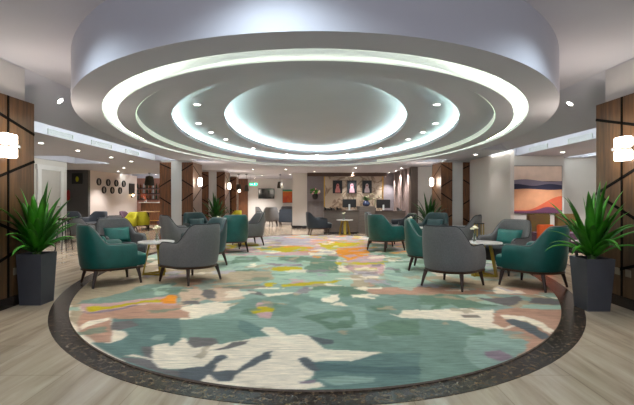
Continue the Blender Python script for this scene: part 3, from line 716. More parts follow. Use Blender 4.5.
# ------------------------------------------------------------------ tub chairs
def outline(u, rx=.375, ry=.36, xf=.25):
    # u in -1..1 around the U, returns x,y, inward normal is toward centre ; u=0 is back
    La = xf+.05; Lc = PI*.5*(rx+ry)*.96; tot = 2*La+Lc; s = (u+1)/2*tot
    if s < La: return (xf-s, -ry, 0,-1)
    if s > La+Lc: return (-.05+(s-La-Lc), ry, 0,1)
    a = -PI/2 - (s-La)/Lc*PI
    c, d = math.cos(a), math.sin(a)
    n = Vector((c/ (rx-.05+1e-6), d/ry)).normalized()
    return (-.05+(rx-.05+.03)*c, ry*d, n.x, n.y)
def sm(a,b,x):
    t = min(1,max(0,(x-a)/(b-a))); return t*t*(3-2*t)
def make_chair(label, shell_m, seat_m, pipe_m, grey=False, hback=.87, sc=1.0, seat_z=.42, leg_m=None):
    t = thing('tub_armchair', label, 'armchair')
    leg_m = leg_m or M['legwood']
    z0 = .255; N = 56; sec = []
    for i in range(N+1):
        u = -1+2*i/N; x,y,nx,ny = outline(u); a = abs(u)
        zt = .60 + (hback-.60)*(1-sm(.25,.57,a)) - .025*(1-math.cos(min(a/.3,1)*PI/2))*0
        fl = .05*(1-sm(.3,.85,a))-.005      # outward flare at full height
        th = .055 if a < .97 else .045
        def P(off, z):
            k = (z-z0)/(hback-z0); o = off + fl*k
            # arms lean forward slightly nothing else
            return (x+nx*o, y+ny*o, z)
        endr = 1.0
        if a > .93: endr = 1-.10*((a-.93)/.07)**2
        zt2 = z0+(zt-z0)*endr
        sec.append([P(-.012,z0),P(.006,z0+.04),P(.016,z0+(zt2-z0)*.35),P(.014,z0+(zt2-z0)*.7),P(.004,zt2-.03),P(-.012,zt2-.006),P(-.03,zt2),P(-.05,zt2-.008),P(-.068,zt2-.03),P(-.075,z0+(zt2-z0)*.7),P(-.08,z0+(zt2-z0)*.3),P(-.085,z0)])
    b = bmesh.new(); loft(b, sec, True, True, True)
    sh = obj('backrest_shell', b, shell_m, t, False); smooth_by(sh, 50)
    b = bmesh.new(); tube(b, [(s[5][0],s[5][1],s[5][2]+.004) for s in sec], .0075, 6); obj('piping', b, pipe_m, sh, True)
    # seat cushion following the inner outline, bulging at the front
    def seat_ring(sx, z, front):
        pts = []
        for i in range(29):
            u = -.98+1.96*i/28; x,y,nx,ny = outline(u)
            pts.append(((x-nx*.08)*1.0*sx+ (0), (y-ny*.085)*sx, z))
        pts[0] = (pts[0][0],pts[0][1],z); 
        xf = .43*front
        end = [(xf-.03, .262*sx, z),(xf,.2*sx,z),(xf+.012,0,z),(xf,-.2*sx,z),(xf-.03,-.262*sx,z)]
        return pts+end
    b = bmesh.new(); loft(b, [seat_ring(.97,z0+.0,.97),seat_ring(.99,z0+.03,1),seat_ring(1,seat_z-.04,1.03),seat_ring(.975,seat_z-.008,1.0),seat_ring(.9,seat_z+.008,.93)], True, True, True)
    sc_ = obj('seat_cushion', b, seat_m, t); smooth_by(sc_, 45)
    # wooden base rail under the shell
    def rail(off, z):
        pts = []
        for i in range(33):
            u = -1+2*i/32; x,y,nx,ny = outline(u); pts.append((x+nx*off, y+ny*off, z))
        return pts + [(.36+off*.6,.31,z),(.39+off*.6,.15,z),(.39+off*.6,-.15,z),(.36+off*.6,-.31,z)]
    b = bmesh.new(); loft(b, [rail(-.03,.222),rail(-.002,.228),rail(.004,.25),rail(-.01,.257)], True, True, True)
    obj('base_rail', b, M['frame'], t)
    for sx in (1,-1):
        for sy in (1,-1):
            tx, ty = (.29 if sx>0 else -.27)*1, .265*sy; bx_, by_ = (.325 if sx>0 else -.325), .305*sy
            b = bmesh.new(); tube(b, [(tx,ty,.225),(tx+(bx_-tx)*.5,ty+(by_-ty)*.5,.125),(bx_,by_,0.001)], [.03,.023,.015], 8)
            obj('leg', b, leg_m, t)
    if sc != 1.0: t.scale = (sc,sc,sc)
    return t
teal_c = make_chair('x', M['teal'], M['teal'], M['piping'])
grey_c = make_chair('x', M['grey'], M['greydark'], M['greydark'])
dark_c = make_chair('x', M['tealdark'], M['tealdark'], M['navy'])
navy_c = make_chair('x', M['navy'], M['navy'], M['black'], hback=.80)
yel_c = make_chair('x', M['yellow'], M['yellow'], M['yellow'], sc=.86)
pur_c = make_chair('x', M['purple'], M['purple'], M['purple'], sc=.86)
R = math.radians
RZ = .02   # rug pile height
GL = 'tub armchairs around the lounge tables'
def chair(p, x, y, deg, label, g=GL, z=RZ): return place(p, USED, (x,y,z), R(deg), label, g)
# front left group
chair(teal_c,-3.03,6.23,42,'teal leather tub armchair in the front left group, facing right')
chair(grey_c,-1.91,6.39,146,'grey tub armchair in the front left group, its back to the camera')
chair(grey_c,-3.54,7.62,-42,'grey tub armchair with teal pillow in the front left group')
chair(dark_c,-2.12,7.85,-135,'dark teal tub armchair half hidden behind the front left grey armchair')
# back left group
chair(grey_c,-3.15,9.75,35,'grey tub armchair seen side on, at the left of the back left group')
chair(dark_c,-3.1,11.1,-50,'dark teal tub armchair with slate pillow before the left pillars')
chair(teal_c,-2.02,9.95,118,'teal tub armchair with its back to the camera in the back left group')
chair(grey_c,-1.84,11.3,-150,'grey tub armchair at the right of the back left group')
# front right group
chair(grey_c,1.93,6.02,45,'grey tub armchair in the front right group, its back to the camera')
chair(teal_c,3.05,5.98,126,'teal leather tub armchair in the front right group, facing left')
chair(grey_c,3.16,7.15,212,'grey tub armchair with teal pillow in the front right group')
chair(teal_c,1.99,7.42,-22,'teal tub armchair half hidden behind the front right grey armchair')
# back right group
chair(teal_c,1.66,10.2,35,'teal tub armchair with its back to the camera in the back right group')
chair(grey_c,1.72,11.3,-15,'grey tub armchair peeking out behind the back right teal armchair')
chair(dark_c,2.95,10.85,-130,'dark teal tub armchair with slate pillow before the right pillar')
chair(grey_c,3.3,9.7,150,'grey tub armchair seen side on, at the right of the back right group')
# reception
chair(navy_c,.06,14.65,8,'dark navy armchair before the reception desk','navy armchairs by the reception',0)
chair(navy_c,2.7,13.4,190,'dark navy armchair right of the reception table','navy armchairs by the reception',.0)

# pillows resting in chairs
def pillow_mesh(w=.46,h=.28,d=.13):
    b = bmesh.new(); n = 12; grid = {}
    for s in (1,-1):
        for i in range(n+1):
            for j in range(n+1):
                u, v = -1+2*i/n, -1+2*j/n
                edge = (1-u**4)*(1-v**4)
                x = u*w/2*(1-.06*(1-abs(v))**1*0 -.05*(v*v)*0) ; z = v*h/2
                x *= 1-.07*(1-u*u)*0; pin = 1-.06*(1-v*v)*(u*u) ; pz = 1-.08*(1-u*u)*(v*v)
                grid[(s,i,j)] = b.verts.new((s*d/2*edge**.5, x*pin, z*pz))
        for i in range(n):
            for j in range(n):
                b.faces.new((grid[(s,i,j)],grid[(s,i+1,j)],grid[(s,i+1,j+1)],grid[(s,i,j+1)]))
    bmesh.ops.remove_doubles(b, verts=b.verts[:], dist=1e-4)
    return b
pill = thing('pillow','x','pillow'); 
po = obj('pillow_cover', pillow_mesh(), M['tealpill'], pill, True)
seam = bmesh.new(); W,Hh = .23,.14
tube(seam, [(0,-W,-Hh),(0,-W*.94,0),(0,-W,Hh),(0,0,Hh*.92),(0,W,Hh),(0,W*.94,0),(0,W,-Hh),(0,0,-Hh*.92),(0,-W,-Hh)], .004, 6); obj('piping', seam, M['tealpill'], po)
M['darkpill'] = mat('slate_teal_satin', (34,66,70), .5, noise=.15, nscale=7)
pilld = thing('pillow','x','pillow')
po = obj('pillow_cover', pillow_mesh(), M['darkpill'], pilld, True)
seam = bmesh.new(); tube(seam, [(0,-W,-Hh),(0,-W*.94,0),(0,-W,Hh),(0,0,Hh*.92),(0,W,Hh),(0,W*.94,0),(0,W,-Hh),(0,0,-Hh*.92),(0,-W,-Hh)], .004, 6); obj('piping', seam, M['darkpill'], po)
def pillow(cx, cy, deg, back, label, up=.578, lean=-.28, side=0, z0=RZ, proto=None):
    a = R(deg); x = cx-back*math.cos(a)-side*math.sin(a); y = cy-back*math.sin(a)+side*math.cos(a)
    o = place(proto or pill, USED, (x,y,z0+up), 0, label, 'pillows on the armchairs')
    o.rotation_euler = (0, lean, a)
pillow(-3.03,6.23,42,.15,'teal pillow in the front left teal armchair',side=.0)
pillow(-3.54,7.62,-42,.13,'teal pillow in the grey armchair of the front left group')
pillow(3.16,7.15,212,.13,'teal pillow in the grey armchair of the front right group')
pillow(-3.1,11.1,-50,.15,'slate pillow in the dark armchair before the left pillars',proto=pilld)
pillow(2.95,10.85,-130,.15,'slate pillow in the dark armchair before the right pillar',proto=pilld)

# ------------------------------------------------------------------ round side tables
def make_table():
    t = thing('side_table','x','table')
    b = bmesh.new(); lathe(b, [(.27,.515),(.285,.52),(.285,.535),(.28,.54)], 40); obj('tabletop', b, M['tabletop'], t)
    for k in range(3):
        a = 2*PI*k/3+.3
        b = bmesh.new(); d = Vector((math.cos(a),math.sin(a),0)); n = Vector((-d.y,d.x,0))
        def sect(r,z,w=.045,th=.012):
            c = d*r+Vector((0,0,z)); return [tuple(c+n*w+d*th),tuple(c-n*w+d*th),tuple(c-n*w-d*th),tuple(c+n*w-d*th)]
        loft(b, [sect(.10,.515),sect(.15,.27),sect(.20,.002)], True, True, True)
        obj('leg', b, M['gold'], t)
        b = bmesh.new(); 
        a2 = a+2*PI/3; p = d*.20; q = Vector((math.cos(a2),math.sin(a2),0))*.20; v = (q-p).normalized(); m2 = Vector((-v.y,v.x,0))*.012
        loft(b, [[tuple(p+m2+Vector((0,0,.002))),tuple(p-m2+Vector((0,0,.002))),tuple(p-m2+Vector((0,0,.03))),tuple(p+m2+Vector((0,0,.03)))],
                 [tuple(q+m2+Vector((0,0,.002))),tuple(q-m2+Vector((0,0,.002))),tuple(q-m2+Vector((0,0,.03))),tuple(q+m2+Vector((0,0,.03)))]], True, True, True)
        obj('foot_rail', b, M['gold'], t)
    return t
tab = make_table()
def make_vase():
    t = thing('flower_vase','x','vase')
    b = bmesh.new(); lathe(b, [(.028,0),(.032,.01),(.03,.05),(.016,.085),(.014,.12),(.018,.13)], 20); obj('glass_vase', b, M['glass'], t, True)
    for k in range(3):
        a = 2.1*k+.5; tip = (.035*math.cos(a),.035*math.sin(a),.2+.015*k)
        b = bmesh.new(); tube(b, [(0,0,.01),(tip[0]*.4,tip[1]*.4,.12),tip], .003, 5); st = obj('stem', b, M['stem'], t)
        b = bmesh.new()
        for j in range(9):
            g = 2*PI*j/9*1.6; e = .022 if j<6 else .01
            c = Vector(tip)+Vector((e*math.cos(g),e*math.sin(g),.004+.008*(j>5)))
            bmesh.ops.create_icosphere(b, subdivisions=1, radius=.015, matrix=Matrix.Translation(c))
        obj('blossom', b, M['petal'], st, True)
    return t
vase = make_vase()
TG = 'round side tables between the armchairs'
TT = ((-2.63,6.92,'front left'),(2.68,6.8,'front right'),(-2.45,10.55,'back left'),(2.45,10.5,'back right'))
for x,y,w in TT:
    place(tab, USED, (x,y,RZ), .4*x, 'round white topped side table with gold legs in the %s group'%w, TG)
    place(vase, USED, (x+(-.02 if x<0 else -.12),y+.08,RZ+.541), x, 'small glass vase of cream flowers on the %s side table'%w, 'flower vases on the side tables')
place(tab, USED, (.95,14.55,0), .2, 'round side table with gold legs before the reception desk', TG)
place(vase, USED, (.92,14.55,.541), 1, 'small vase of cream flowers on the table before the reception desk', 'flower vases on the side tables')

# ------------------------------------------------------------------ planters and plants
def taper_box(b, s0, s1, z0, z1):
    loft(b, [[(s0,s0,z0),(-s0,s0,z0),(-s0,-s0,z0),(s0,-s0,z0)],[(s1,s1,z1),(-s1,s1,z1),(-s1,-s1,z1),(s1,-s1,z1)],
             [(s1-.015,s1-.015,z1),(-s1+.015,s1-.015,z1),(-s1+.015,-s1+.015,z1),(s1-.015,-s1+.015,z1)],
             [(s1-.02,s1-.02,z1-.05),(-s1+.02,s1-.02,z1-.05),(-s1+.02,-s1+.02,z1-.05),(s1-.02,-s1+.02,z1-.05)]], True, True, True)
def plant(name, x, y, h, s0, s1, n, L, label, seed, rz=0, m='leaf', wide=.046, spread=1.0):
    rnd = random.Random(seed)
    t = thing(name, label, 'plant', (x,y,0), rz)
    b = bmesh.new(); taper_box(b, s0, s1, 0, h); pot = obj('planter', b, M['planter'], t)
    b = bmesh.new(); lathe(b, [(s1*1.0,h-.05),(s1*.9,h-.035),(.01,h-.03)], 16); obj('soil', b, M['soil'], pot)
    b = bmesh.new()
    for k in range(3):
        a = 2*PI*k/3; tube(b, [(.03*math.cos(a),.03*math.sin(a),h-.05),(.045*math.cos(a),.045*math.sin(a),h+.18)], .014, 7)
    obj('trunk', b, M['stem'], t)
    for k in range(n):
        az = 2.399963*k + rnd.uniform(-.3,.3); f = k/(n-1)
        el0 = R(86 - 50*(f**.9)+rnd.uniform(-7,7)); ln = L*(.78+.3*rnd.random())*(1-.22*f)
        droop = R(14+72*f*rnd.uniform(.3,1.25))
        p = Vector((.03*math.cos(az),.03*math.sin(az),h+.16-.15*f)); S = 9; b = bmesh.new(); rows = []
        for i in range(S+1):
            q = i/S; el = el0 - droop*q*q
            d = Vector((math.cos(az)*math.cos(el)*spread,math.sin(az)*math.cos(el)*spread,math.sin(el)))
            if i: p = p + d*ln/S
            side = Vector((-math.sin(az),math.cos(az),0)); up = d.cross(side).normalized()*-1
            w = wide*(math.sin(PI*min(1,(q*.92+.08))**.75)**.75)*(1 if q<.97 else .3)+.001
            rows.append([tuple(p-side*w+up*w*.35),tuple(p),tuple(p+side*w+up*w*.35),tuple(p+Vector((0,0,.0012)))])
        loft(b, rows, True, True, True)
        obj('leaf', b, M[m], t, True)
    return t
plant('potted_dracaena',-3.37,5.09,.603,.125,.15,40,.68,'spiky green dracaena in a tall charcoal planter by the left wooden pillar',11,m='leaf')
plant('potted_dracaena',3.13,4.82,.585,.125,.16,40,.70,'spiky green dracaena in a tall charcoal planter by the right wooden pillar',5,m='leaf')
plant('potted_dracaena',-3.5,14.6,.5,.13,.17,32,.85,'dark green potted dracaena between the two left pillars',8,m='leafdark')
plant('potted_dracaena',3.15,11.9,.5,.13,.17,32,.8,'dark green potted dracaena in front of the right far pillar',9,m='leafdark')

# ------------------------------------------------------------------ reception
def part(name, t, m, *bx, bev=0):
    b = bmesh.new()
    box(b, *bx, 0, bev); return obj(name, b, M[m], t)
t = thing('reception_desk','long taupe reception desk with a raised middle block','desk',(0,15.2,0))
part('desk_body', t,'taupelam',.25,1.5,0,.7,0,.81); part('desk_top',t,'tauped',.23,1.5,-.02,.72,.81,.84)
part('desk_body', t,'taupelam',2.08,3.17,0,.7,0,.79); part('desk_top',t,'tauped',2.08,3.18,-.02,.72,.79,.82)
part('raised_block', t,'taupelam',1.5,2.08,-.06,.7,0,.985)
part('plinth', t,'marbleplinth',.24,3.17,-.005,.1,0,.06)
# marble back panel with brass edging and brown fascia
o = obj('marble_panel', B(.33,2.75,17.8,17.89,0,2.2), M['marble']); tag(o,'cream veined marble panel behind the reception desk','panel')
t = thing('gold_trim','slim gold frame around the marble panel behind reception','trim',(0,17.79,0))
part('upright',t,'brass',.29,.33,-.02,.1,0,2.2); part('upright',t,'brass',2.75,2.79,-.02,.1,0,2.2)
o = obj('brown_fascia', B(-.4,2.9,17.6,17.78,2.2,2.345), M['beam']); tag(o,'dark brown wooden fascia above the three portraits','fascia')
# fluted side wall
t = thing('fluted_wall_panel','taupe fluted wall panelling receding along the right of reception','panel',(3.3,14.5,0))
part('backing',t,'niche',-.02,0,.1,3.35,0,2.345)
b = bmesh.new()
for k in range(5): box(b,-.09,-.02,.25+k*.66,.25+k*.66+.30,0,2.345)
obj('fluting',b,M['slat'],t)
part('end_post',t,'tauped',-.10,.13,-.12,.14,0,2.345)
b = bmesh.new()
for k in range(13): box(b,-.38+k*.055,-.38+k*.055+.03,17.86,17.899,0,1.15)
o = obj('ribbed_panel',b,M['taupelam']); tag(o,'ribbed taupe panel below the wall flowers left of the desk','panel')
# portraits: generic robed figures
def portrait(xc, label, robe, seed):
    t = thing('portrait', label, 'picture', (xc,17.79,1.76), 0, 'portraits above the reception')
    part('frame',t,'black',-.2,.2,-.03,0,-.27,.27)
    part('canvas',t,'bluepic',-.175,.175,-.036,-.03,-.245,.245)
    b = bmesh.new(); n = 16
    pts = [(-.11,-.24),(.11,-.24),(.10,-.12),(.06,-.03),(.062,.05),(.045,.12),(0,.145),(-.045,.12),(-.062,.05),(-.065,-.03),(-.10,-.12)]
    loft(b, [[(x+(.02*seed),-.036,z) for x,z in pts],[(x+(.02*seed),-.042,z) for x,z in pts]], True, True, True); f = obj('painted_figure',b,M[robe],t)
    b = bmesh.new(); pts = [(.03*math.cos(2*PI*i/n)+.02*seed, .06+.04*math.sin(2*PI*i/n)) for i in range(n)]
    loft(b, [[(x,-.042,z) for x,z in pts],[(x,-.046,z) for x,z in pts]], True, True, True); obj('painted_face',b,M['skin'],f)
M['bluepic'] = mat('dark_blue_canvas',(28,38,44),.6,rgb2=(18,24,34),nscale=5)
M['skin'] = mat('painted_skin',(150,70,66),.7,noise=.1)
M['robe1'] = mat('rose_robe_paint',(196,130,132),.7,noise=.15,nscale=9)
M['robe2'] = mat('pink_white_robe_paint',(214,168,182),.7,noise=.2,nscale=9)
M['robe3'] = mat('white_robe_paint',(206,196,204),.7,noise=.1,nscale=9)
portrait(.86,'leftmost portrait above reception, figure in rose headdress','robe1',.5)
portrait(1.46,'middle portrait above reception, figure in pink and white headdress','robe2',.3)
portrait(2.10,'rightmost portrait above reception, figure in white robe','robe3',0)
# monitors and devices
def monitor(x, w, h, z, label):
    t = thing('monitor', label, 'monitor', (x,15.45,z), 0, 'monitors on the reception desk')
    part('bezel',t,'black',-w/2,w/2,-.02,.02,.10,.10+h,bev=.006)
    part('stand',t,'grille',-.03,.03,-.045,-.015,.01,.22); part('base',t,'grille',-.11,.11,-.08,.08,0,.012)
monitor(1.18,.5,.30,.841,'black monitor on the left side of the reception desk')
monitor(2.42,.5,.31,.821,'black monitor on the right side of the reception desk')
def phone(x,y,z,label,w=.2):
    t = thing('desk_phone', label, 'phone', (x,y,z), .2, 'devices on the reception desk')
    b = bmesh.new(); loft(b,[[(w/2,-.1,0),(-w/2,-.1,0),(-w/2,.1,0),(w/2,.1,0)],[(w/2,-.1,.02),(-w/2,-.1,.02),(-w/2,.08,.07),(w/2,.08,.07)]],True,True,True); obj('body',b,M['black'],t)
    b = bmesh.new(); tube(b,[(-w*.35,-.08,.05),(-w*.35,0,.095),(-w*.35,.08,.09)],[.026,.016,.026],8); obj('handset',b,M['blackmetal'],t)
phone(.36,15.4,.841,'black desk phone at the left end of the reception desk')
phone(.56,15.45,.841,'black desk phone second from the left end of reception',.16)
phone(.80,15.4,.841,'black card terminal left of the left monitor',.18)
phone(3.02,15.5,.821,'black device at the right end of the reception desk',.14)
def keyboard(x,label):
    t = thing('keyboard',label,'keyboard',(x,15.32,.821)); part('body',t,'black',-.2,.2,-.06,.06,0,.02)
    b = bmesh.new()
    for r in range(4):
        for c in range(12): box(b,-.185+c*.031,-.185+c*.031+.024,-.05+r*.026,-.05+r*.026+.02,.02,.026)
    obj('keys',b,M['purple'],t)
keyboard(2.55,'dark keyboard in front of the right reception monitor')
# vase on raised block
t = thing('potted_flowers','blue round pot with green leaves and pale blossoms on the raised desk block','plant',(1.80,15.45,.985))
b = bmesh.new(); lathe(b,[(.06,0),(.12,.03),(.14,.10),(.10,.17),(.07,.2),(.08,.215)],20); obj('pot',b,M['bluevase'],t,True)
rnd = random.Random(4)
for k in range(11):
    a = 2*PI*k/11+rnd.random()*.5; b = bmesh.new(); rows=[]
    L = .24+.08*rnd.random(); up = rnd.uniform(.3,1.1)
    for i in range(6):
        q = i/5; x = q*L*math.cos(a); y = q*L*.7*math.sin(a); z = .2+L*up*q*(1-.45*q); w = .035*math.sin(PI*(q*.9+.07))+.002
        rows.append([(x-w*math.sin(a),y+w*math.cos(a),z),(x,y,z+.004),(x+w*math.sin(a),y-w*math.cos(a),z),(x,y,z-.002)])
    loft(b,rows,True,True,True); obj('leaf',b,M['leaf'],t,True)
b = bmesh.new()
for k in range(7): bmesh.ops.create_icosphere(b,subdivisions=1,radius=.022,matrix=Matrix.Translation((rnd.uniform(-.1,.1),rnd.uniform(-.06,.06),.33+rnd.uniform(0,.08))))
obj('blossoms',b,M['petal'],t,True)
t = thing('orchid','tall arching orchid with white blossoms beside the right monitor','plant',(2.12,15.62,.821))
b = bmesh.new(); lathe(b,[(.04,0),(.055,.05),(.05,.11)],16); obj('pot',b,M['bluevase'],t,True)
b = bmesh.new(); tube(b,[(0,0,.1),(.02,0,.4),(-.03,0,.62),(-.14,0,.62)],.006,6); tube(b,[(0,0,.1),(.05,0,.4),(.14,0,.55),(.24,0,.5)],.006,6); st=obj('stems',b,M['stem'],t)
b = bmesh.new()
for c in ((-.03,0,.6),(-.09,0,.63),(-.14,0,.6),(-.02,0,.45),(.1,0,.5),(.18,0,.54),(.24,0,.49)):
    for k in range(5):
        g=2*PI*k/5; bmesh.ops.create_icosphere(b,subdivisions=1,radius=.016,matrix=Matrix.Translation((c[0]+.018*math.cos(g),-.01,c[2]+.018*math.sin(g))))
obj('blossoms',b,M['petal'],st,True)
# wall flower pot left
t = thing('wall_flower_pot','round black wall pot of pink and white flowers left of reception','plant',(-.08,17.76,1.46))
b = bmesh.new(); lathe(b,[(.05,-.23),(.11,-.18),(.13,-.08),(.11,0),(.10,.01)],20); obj('pot',b,M['black'],t,True)
for nm,mm,cnt,rr in (('foliage','leaf',26,.05),('pink_blossoms','pinkpetal',10,.04),('white_blossoms','petal',9,.035)):
    b = bmesh.new()
    for k in range(cnt):
        a=rnd.uniform(0,2*PI); r_=rnd.uniform(.03,.2); bmesh.ops.create_icosphere(b,subdivisions=1,radius=rr,matrix=Matrix.Translation((r_*math.cos(a),rnd.uniform(-.08,.05) - (.03 if mm!='leaf' else 0),.1+.6*r_*math.sin(a)))@Matrix.Scale(.5,4,(0,1,0)))
    obj(nm,b,M[mm],t)

# ------------------------------------------------------------------ back left lounge
t = thing('television','black wall television on the back wall','television',(-2.75,22.99,1.52))
part('bezel',t,'black',-.44,.44,-.06,0,-.25,.30,bev=.008); part('screen',t,'screen',-.41,.41,-.066,-.06,-.22,.27)
part('bracket',t,'chrome',-.1,.1,0.0,.01,-.06,.06)
t = thing('framed_picture','red, orange and yellow abstract print in a dark frame on the back wall','picture',(-1.6,22.99,1.4))
part('frame',t,'black',-.27,.27,-.03,0,-.36,.36)
M['redpic']=mat('red_print',(190,52,40),.6,rgb2=(220,120,40),nscale=3)
M['greenpic']=mat('teal_print',(60,140,110),.6); M['yelpic']=mat('yellow_print',(212,150,40),.6,noise=.1)
part('canvas',t,'redpic',-.25,.25,-.034,-.03,-.34,.22); part('canvas',t,'greenpic',-.25,.25,-.034,-.03,.27,.34); part('canvas',t,'yelpic',-.25,.25,-.034,-.03,.22,.27); 
t = thing('exit_sign','small lit green exit sign hanging near the back ceiling','sign',(-2.95,19.6,1.93))
part('sign_box',t,'exit',-.17,.17,-.02,.02,-.06,.06); 
b = bmesh.new(); box(b,-.11,-.02,-.024,-.02,-.008,.008); box(b,-.13,-.115,-.024,-.02,-.02,.02); box(b,.04,.05,-.024,-.02,-.035,.03); box(b,.05,.09,-.024,-.02,.0,.03); obj('arrow_mark',b,M['exitw'],t)
b = bmesh.new(); tube(b,[(-.12,0,.06),(-.12,0,ZL-1.93)],.004,5); tube(b,[(.12,0,.06),(.12,0,ZL-1.93)],.004,5); obj('hanging_rod',b,M['chrome'],t)
def pendant(x,y,z,h,r,label,glow=0):
    t = thing('pendant_lamp',label,'pendant lamp',(x,y,z),0,'dark pendant lamps')
    b = bmesh.new(); lathe(b,[(r,-h/2),(r*1.05,-h*.3),(r*.8,h*.45),(r*.3,h/2),(.01,h/2+.01)],20,cap=False); obj('lamp_shade',b,M['lampshade'],t,True)
    b = bmesh.new(); tube(b,[(0,0,h/2),(0,0,ZL-z)],.006,6); obj('cord',b,M['black'],t)
    b = bmesh.new(); lathe(b,[(.05,ZL-z-.03),(.05,ZL-z)],12); obj('canopy',b,M['black'],t)
    b = bmesh.new(); bmesh.ops.create_icosphere(b,subdivisions=2,radius=.045,matrix=Matrix.Translation((0,0,-h*.2))); obj('bulb',b,M['bulb'],t,True)
pendant(-1.66,19.0,1.88,.30,.13,'dark pendant lamp before the back wall by the abstract print')
pendant(-3.45,18.6,1.78,.26,.11,'dark pendant lamp before the wooden partition, left one')
pendant(-3.1,18.6,1.73,.28,.09,'dark pendant lamp before the wooden partition, right one')
pendant(-7.05,17.8,2.02,.40,.19,'large dark pendant lamp above the bar dining tables')
o = place(grey_c, USED, (-2.15,19.6,0), R(100), 'grey chair with its back turned, below the television', 'chairs below the television')
o = place(grey_c, USED, (-2.55,20.6,0), R(20), 'grey chair farther back below the television', 'chairs below the television')
o = place(grey_c, USED, (-1.6,22.1,0), R(-90), 'grey chair behind the low sofa at the back', 'chairs below the television')
t = thing('sofa','dark blue grey low sofa before the back wall','sofa',(-1.25,20.6,0))
part('seat',t,'navy',-.55,.62,-.35,.4,.14,.42,bev=.03); part('backrest',t,'navy',-.55,.62,-.42,-.28,.14,.76,bev=.03)
part('arm',t,'navy',-.62,-.5,-.4,.4,.14,.6,bev=.03); part('arm',t,'navy',.58,.7,-.4,.4,.14,.6,bev=.03)
for sx in (-.55,.6):
    for sy in (-.36,.34): part('leg',t,'legwood',sx-.02,sx+.02,sy-.02,sy+.02,0,.15)

# ------------------------------------------------------------------ dining and bar at the left
YG = 'dining chairs before the bar'
def dchair(p,x,y,deg,label): o = place(p,USED,(x,y,0),R(deg),label,YG); return o
dchair(yel_c,-7.0,16.8,108,'mustard yellow dining chair with its back to the camera, before the bar')
dchair(yel_c,-6.55,18.7,-110,'mustard yellow dining chair facing out, beside the nearest far left pillar')
dchair(pur_c,-7.75,17.5,-5,'plum dining chair at the left of the wooden bar table')
dchair(pur_c,-6.1,17.3,170,'plum dining chair at the right of the wooden bar table')
o = place(yel_c,USED,(-3.75,18.9,0),R(150),'mustard yellow chair seen between the left pillars','dining chairs before the bar')
def dtable(x,y,label):
    t = thing('dining_table',label,'table',(x,y,0),0,'wooden dining tables before the bar')
    part('tabletop',t,'woodtop',-.35,.35,-.35,.35,.70,.73,bev=.006)
    b=bmesh.new(); tube(b,[(0,0,.03),(0,0,.70)],.03,10); obj('pedestal',b,M['blackmetal'],t); part('foot',t,'blackmetal',-.22,.22,-.22,.22,0,.03)
dtable(-7.05,17.7,'square oak topped dining table between the plum and yellow chairs')
dtable(-5.85,18.2,'square oak topped dining table beside the nearest far left pillar')
t = thing('bar_counter','dark wooden bar counter with pale top below the bottle shelves','bar counter',(0,20.4,0))
part('counter_body',t,'wood',-8.5,-4.6,0,.5,0,1.06); part('counter_top',t,'tabletop',-8.58,-4.55,-.06,.55,1.06,1.1); part('foot_rail',t,'brass',-8.5,-4.6,-.08,-.05,.2,.23)
def shelf(z,label):
    t = thing('bottle_shelf',label,'shelf',(-8.4,22.4,z),0,'bottle shelves behind the bar'); part('board',t,'legwood',-1.5,1.6,-.2,.1,0,.04); part('bracket',t,'blackmetal',-1.2,-1.17,-.15,.1,-.08,0); part('bracket',t,'blackmetal',1.2,1.23,-.15,.1,-.08,0)
for z,l in ((1.22,'lowest wooden bottle shelf behind the bar'),(1.52,'middle wooden bottle shelf behind the bar'),(1.8,'top wooden bottle shelf behind the bar')): shelf(z,l)
protos = []
for mname,cn in (('bottle1','amber'),('bottle2','green'),('bottle3','clear')):
    b=bmesh.new(); lathe(b,[(.035,0),(.04,.01),(.04,.14),(.015,.18),(.014,.22)],12); o=obj('bottle',b,M[mname],None,True); protos.append((o,cn)); tag(o,'x','bottle')
    b=bmesh.new(); lathe(b,[(.016,.221),(.016,.24)],10); obj('cap',b,M['black'],o)
for z,w in ((1.261,'lowest'),(1.561,'middle'),(1.841,'top')):
    for k in range(18):
        p,cn = protos[(k*2+int(z*10))%3]
        place(p,USED,(-9.8+k*.165,22.33,z),0,'%s glass bottle among the row on the %s bar shelf'%(cn,w),'%s bottles on the %s bar shelf'%(cn,w))

t = thing('bar_flowers','orange dried flower arrangement in a glass on the bar counter','vase',(-8.4,20.7,1.1))
b=bmesh.new(); lathe(b,[(.05,0),(.06,.1),(.045,.16)],14); obj('vase',b,M['glass'],t,True)
b=bmesh.new()
for k in range(14):
    a=rnd.uniform(0,2*PI); tube(b,[(0,0,.05),(.1*math.cos(a),.08*math.sin(a),.25),(.22*math.cos(a),.15*math.sin(a),.3+.15*rnd.random())],.008,5)
obj('stems',b,M['orange'],t)
# mirrors on the white wall
mir = thing('round_mirror','x','mirror')
b=bmesh.new(); n=28
prof2=[(.145,0),(.145,.05),(.13,.06),(.105,.045),(.105,.0)]
loft(b,[[(d_,r_*math.cos(2*PI*i/n),r_*math.sin(2*PI*i/n)) for i in range(n)] for r_,d_ in prof2]); obj('frame',b,M['black'],mir,True)
b=bmesh.new(); loft(b,[[(.012,.11*math.cos(2*PI*i/n),.11*math.sin(2*PI*i/n)) for i in range(n)],[(.02,.105*math.cos(2*PI*i/n),.105*math.sin(2*PI*i/n)) for i in range(n)]],True,True,True); obj('glass',b,M['mirror'],mir)
ordn=['first','second','third','fourth']
for k,(y) in enumerate((16.75,17.5,18.2,18.9)): place(mir,USED,(-8.659,y,1.93),0,'small round black framed mirror, %s from the left in the upper row'%ordn[k],'round mirrors on the white wall')
for k,(y) in enumerate((17.15,17.85,18.55)): place(mir,USED,(-8.659,y,1.62),0,'small round black framed mirror, %s from the left in the lower row'%ordn[k],'round mirrors on the white wall')
t = thing('framed_picture','small dark framed print on the white wall next to the bar','picture',(-8.66,19.75,1.75))
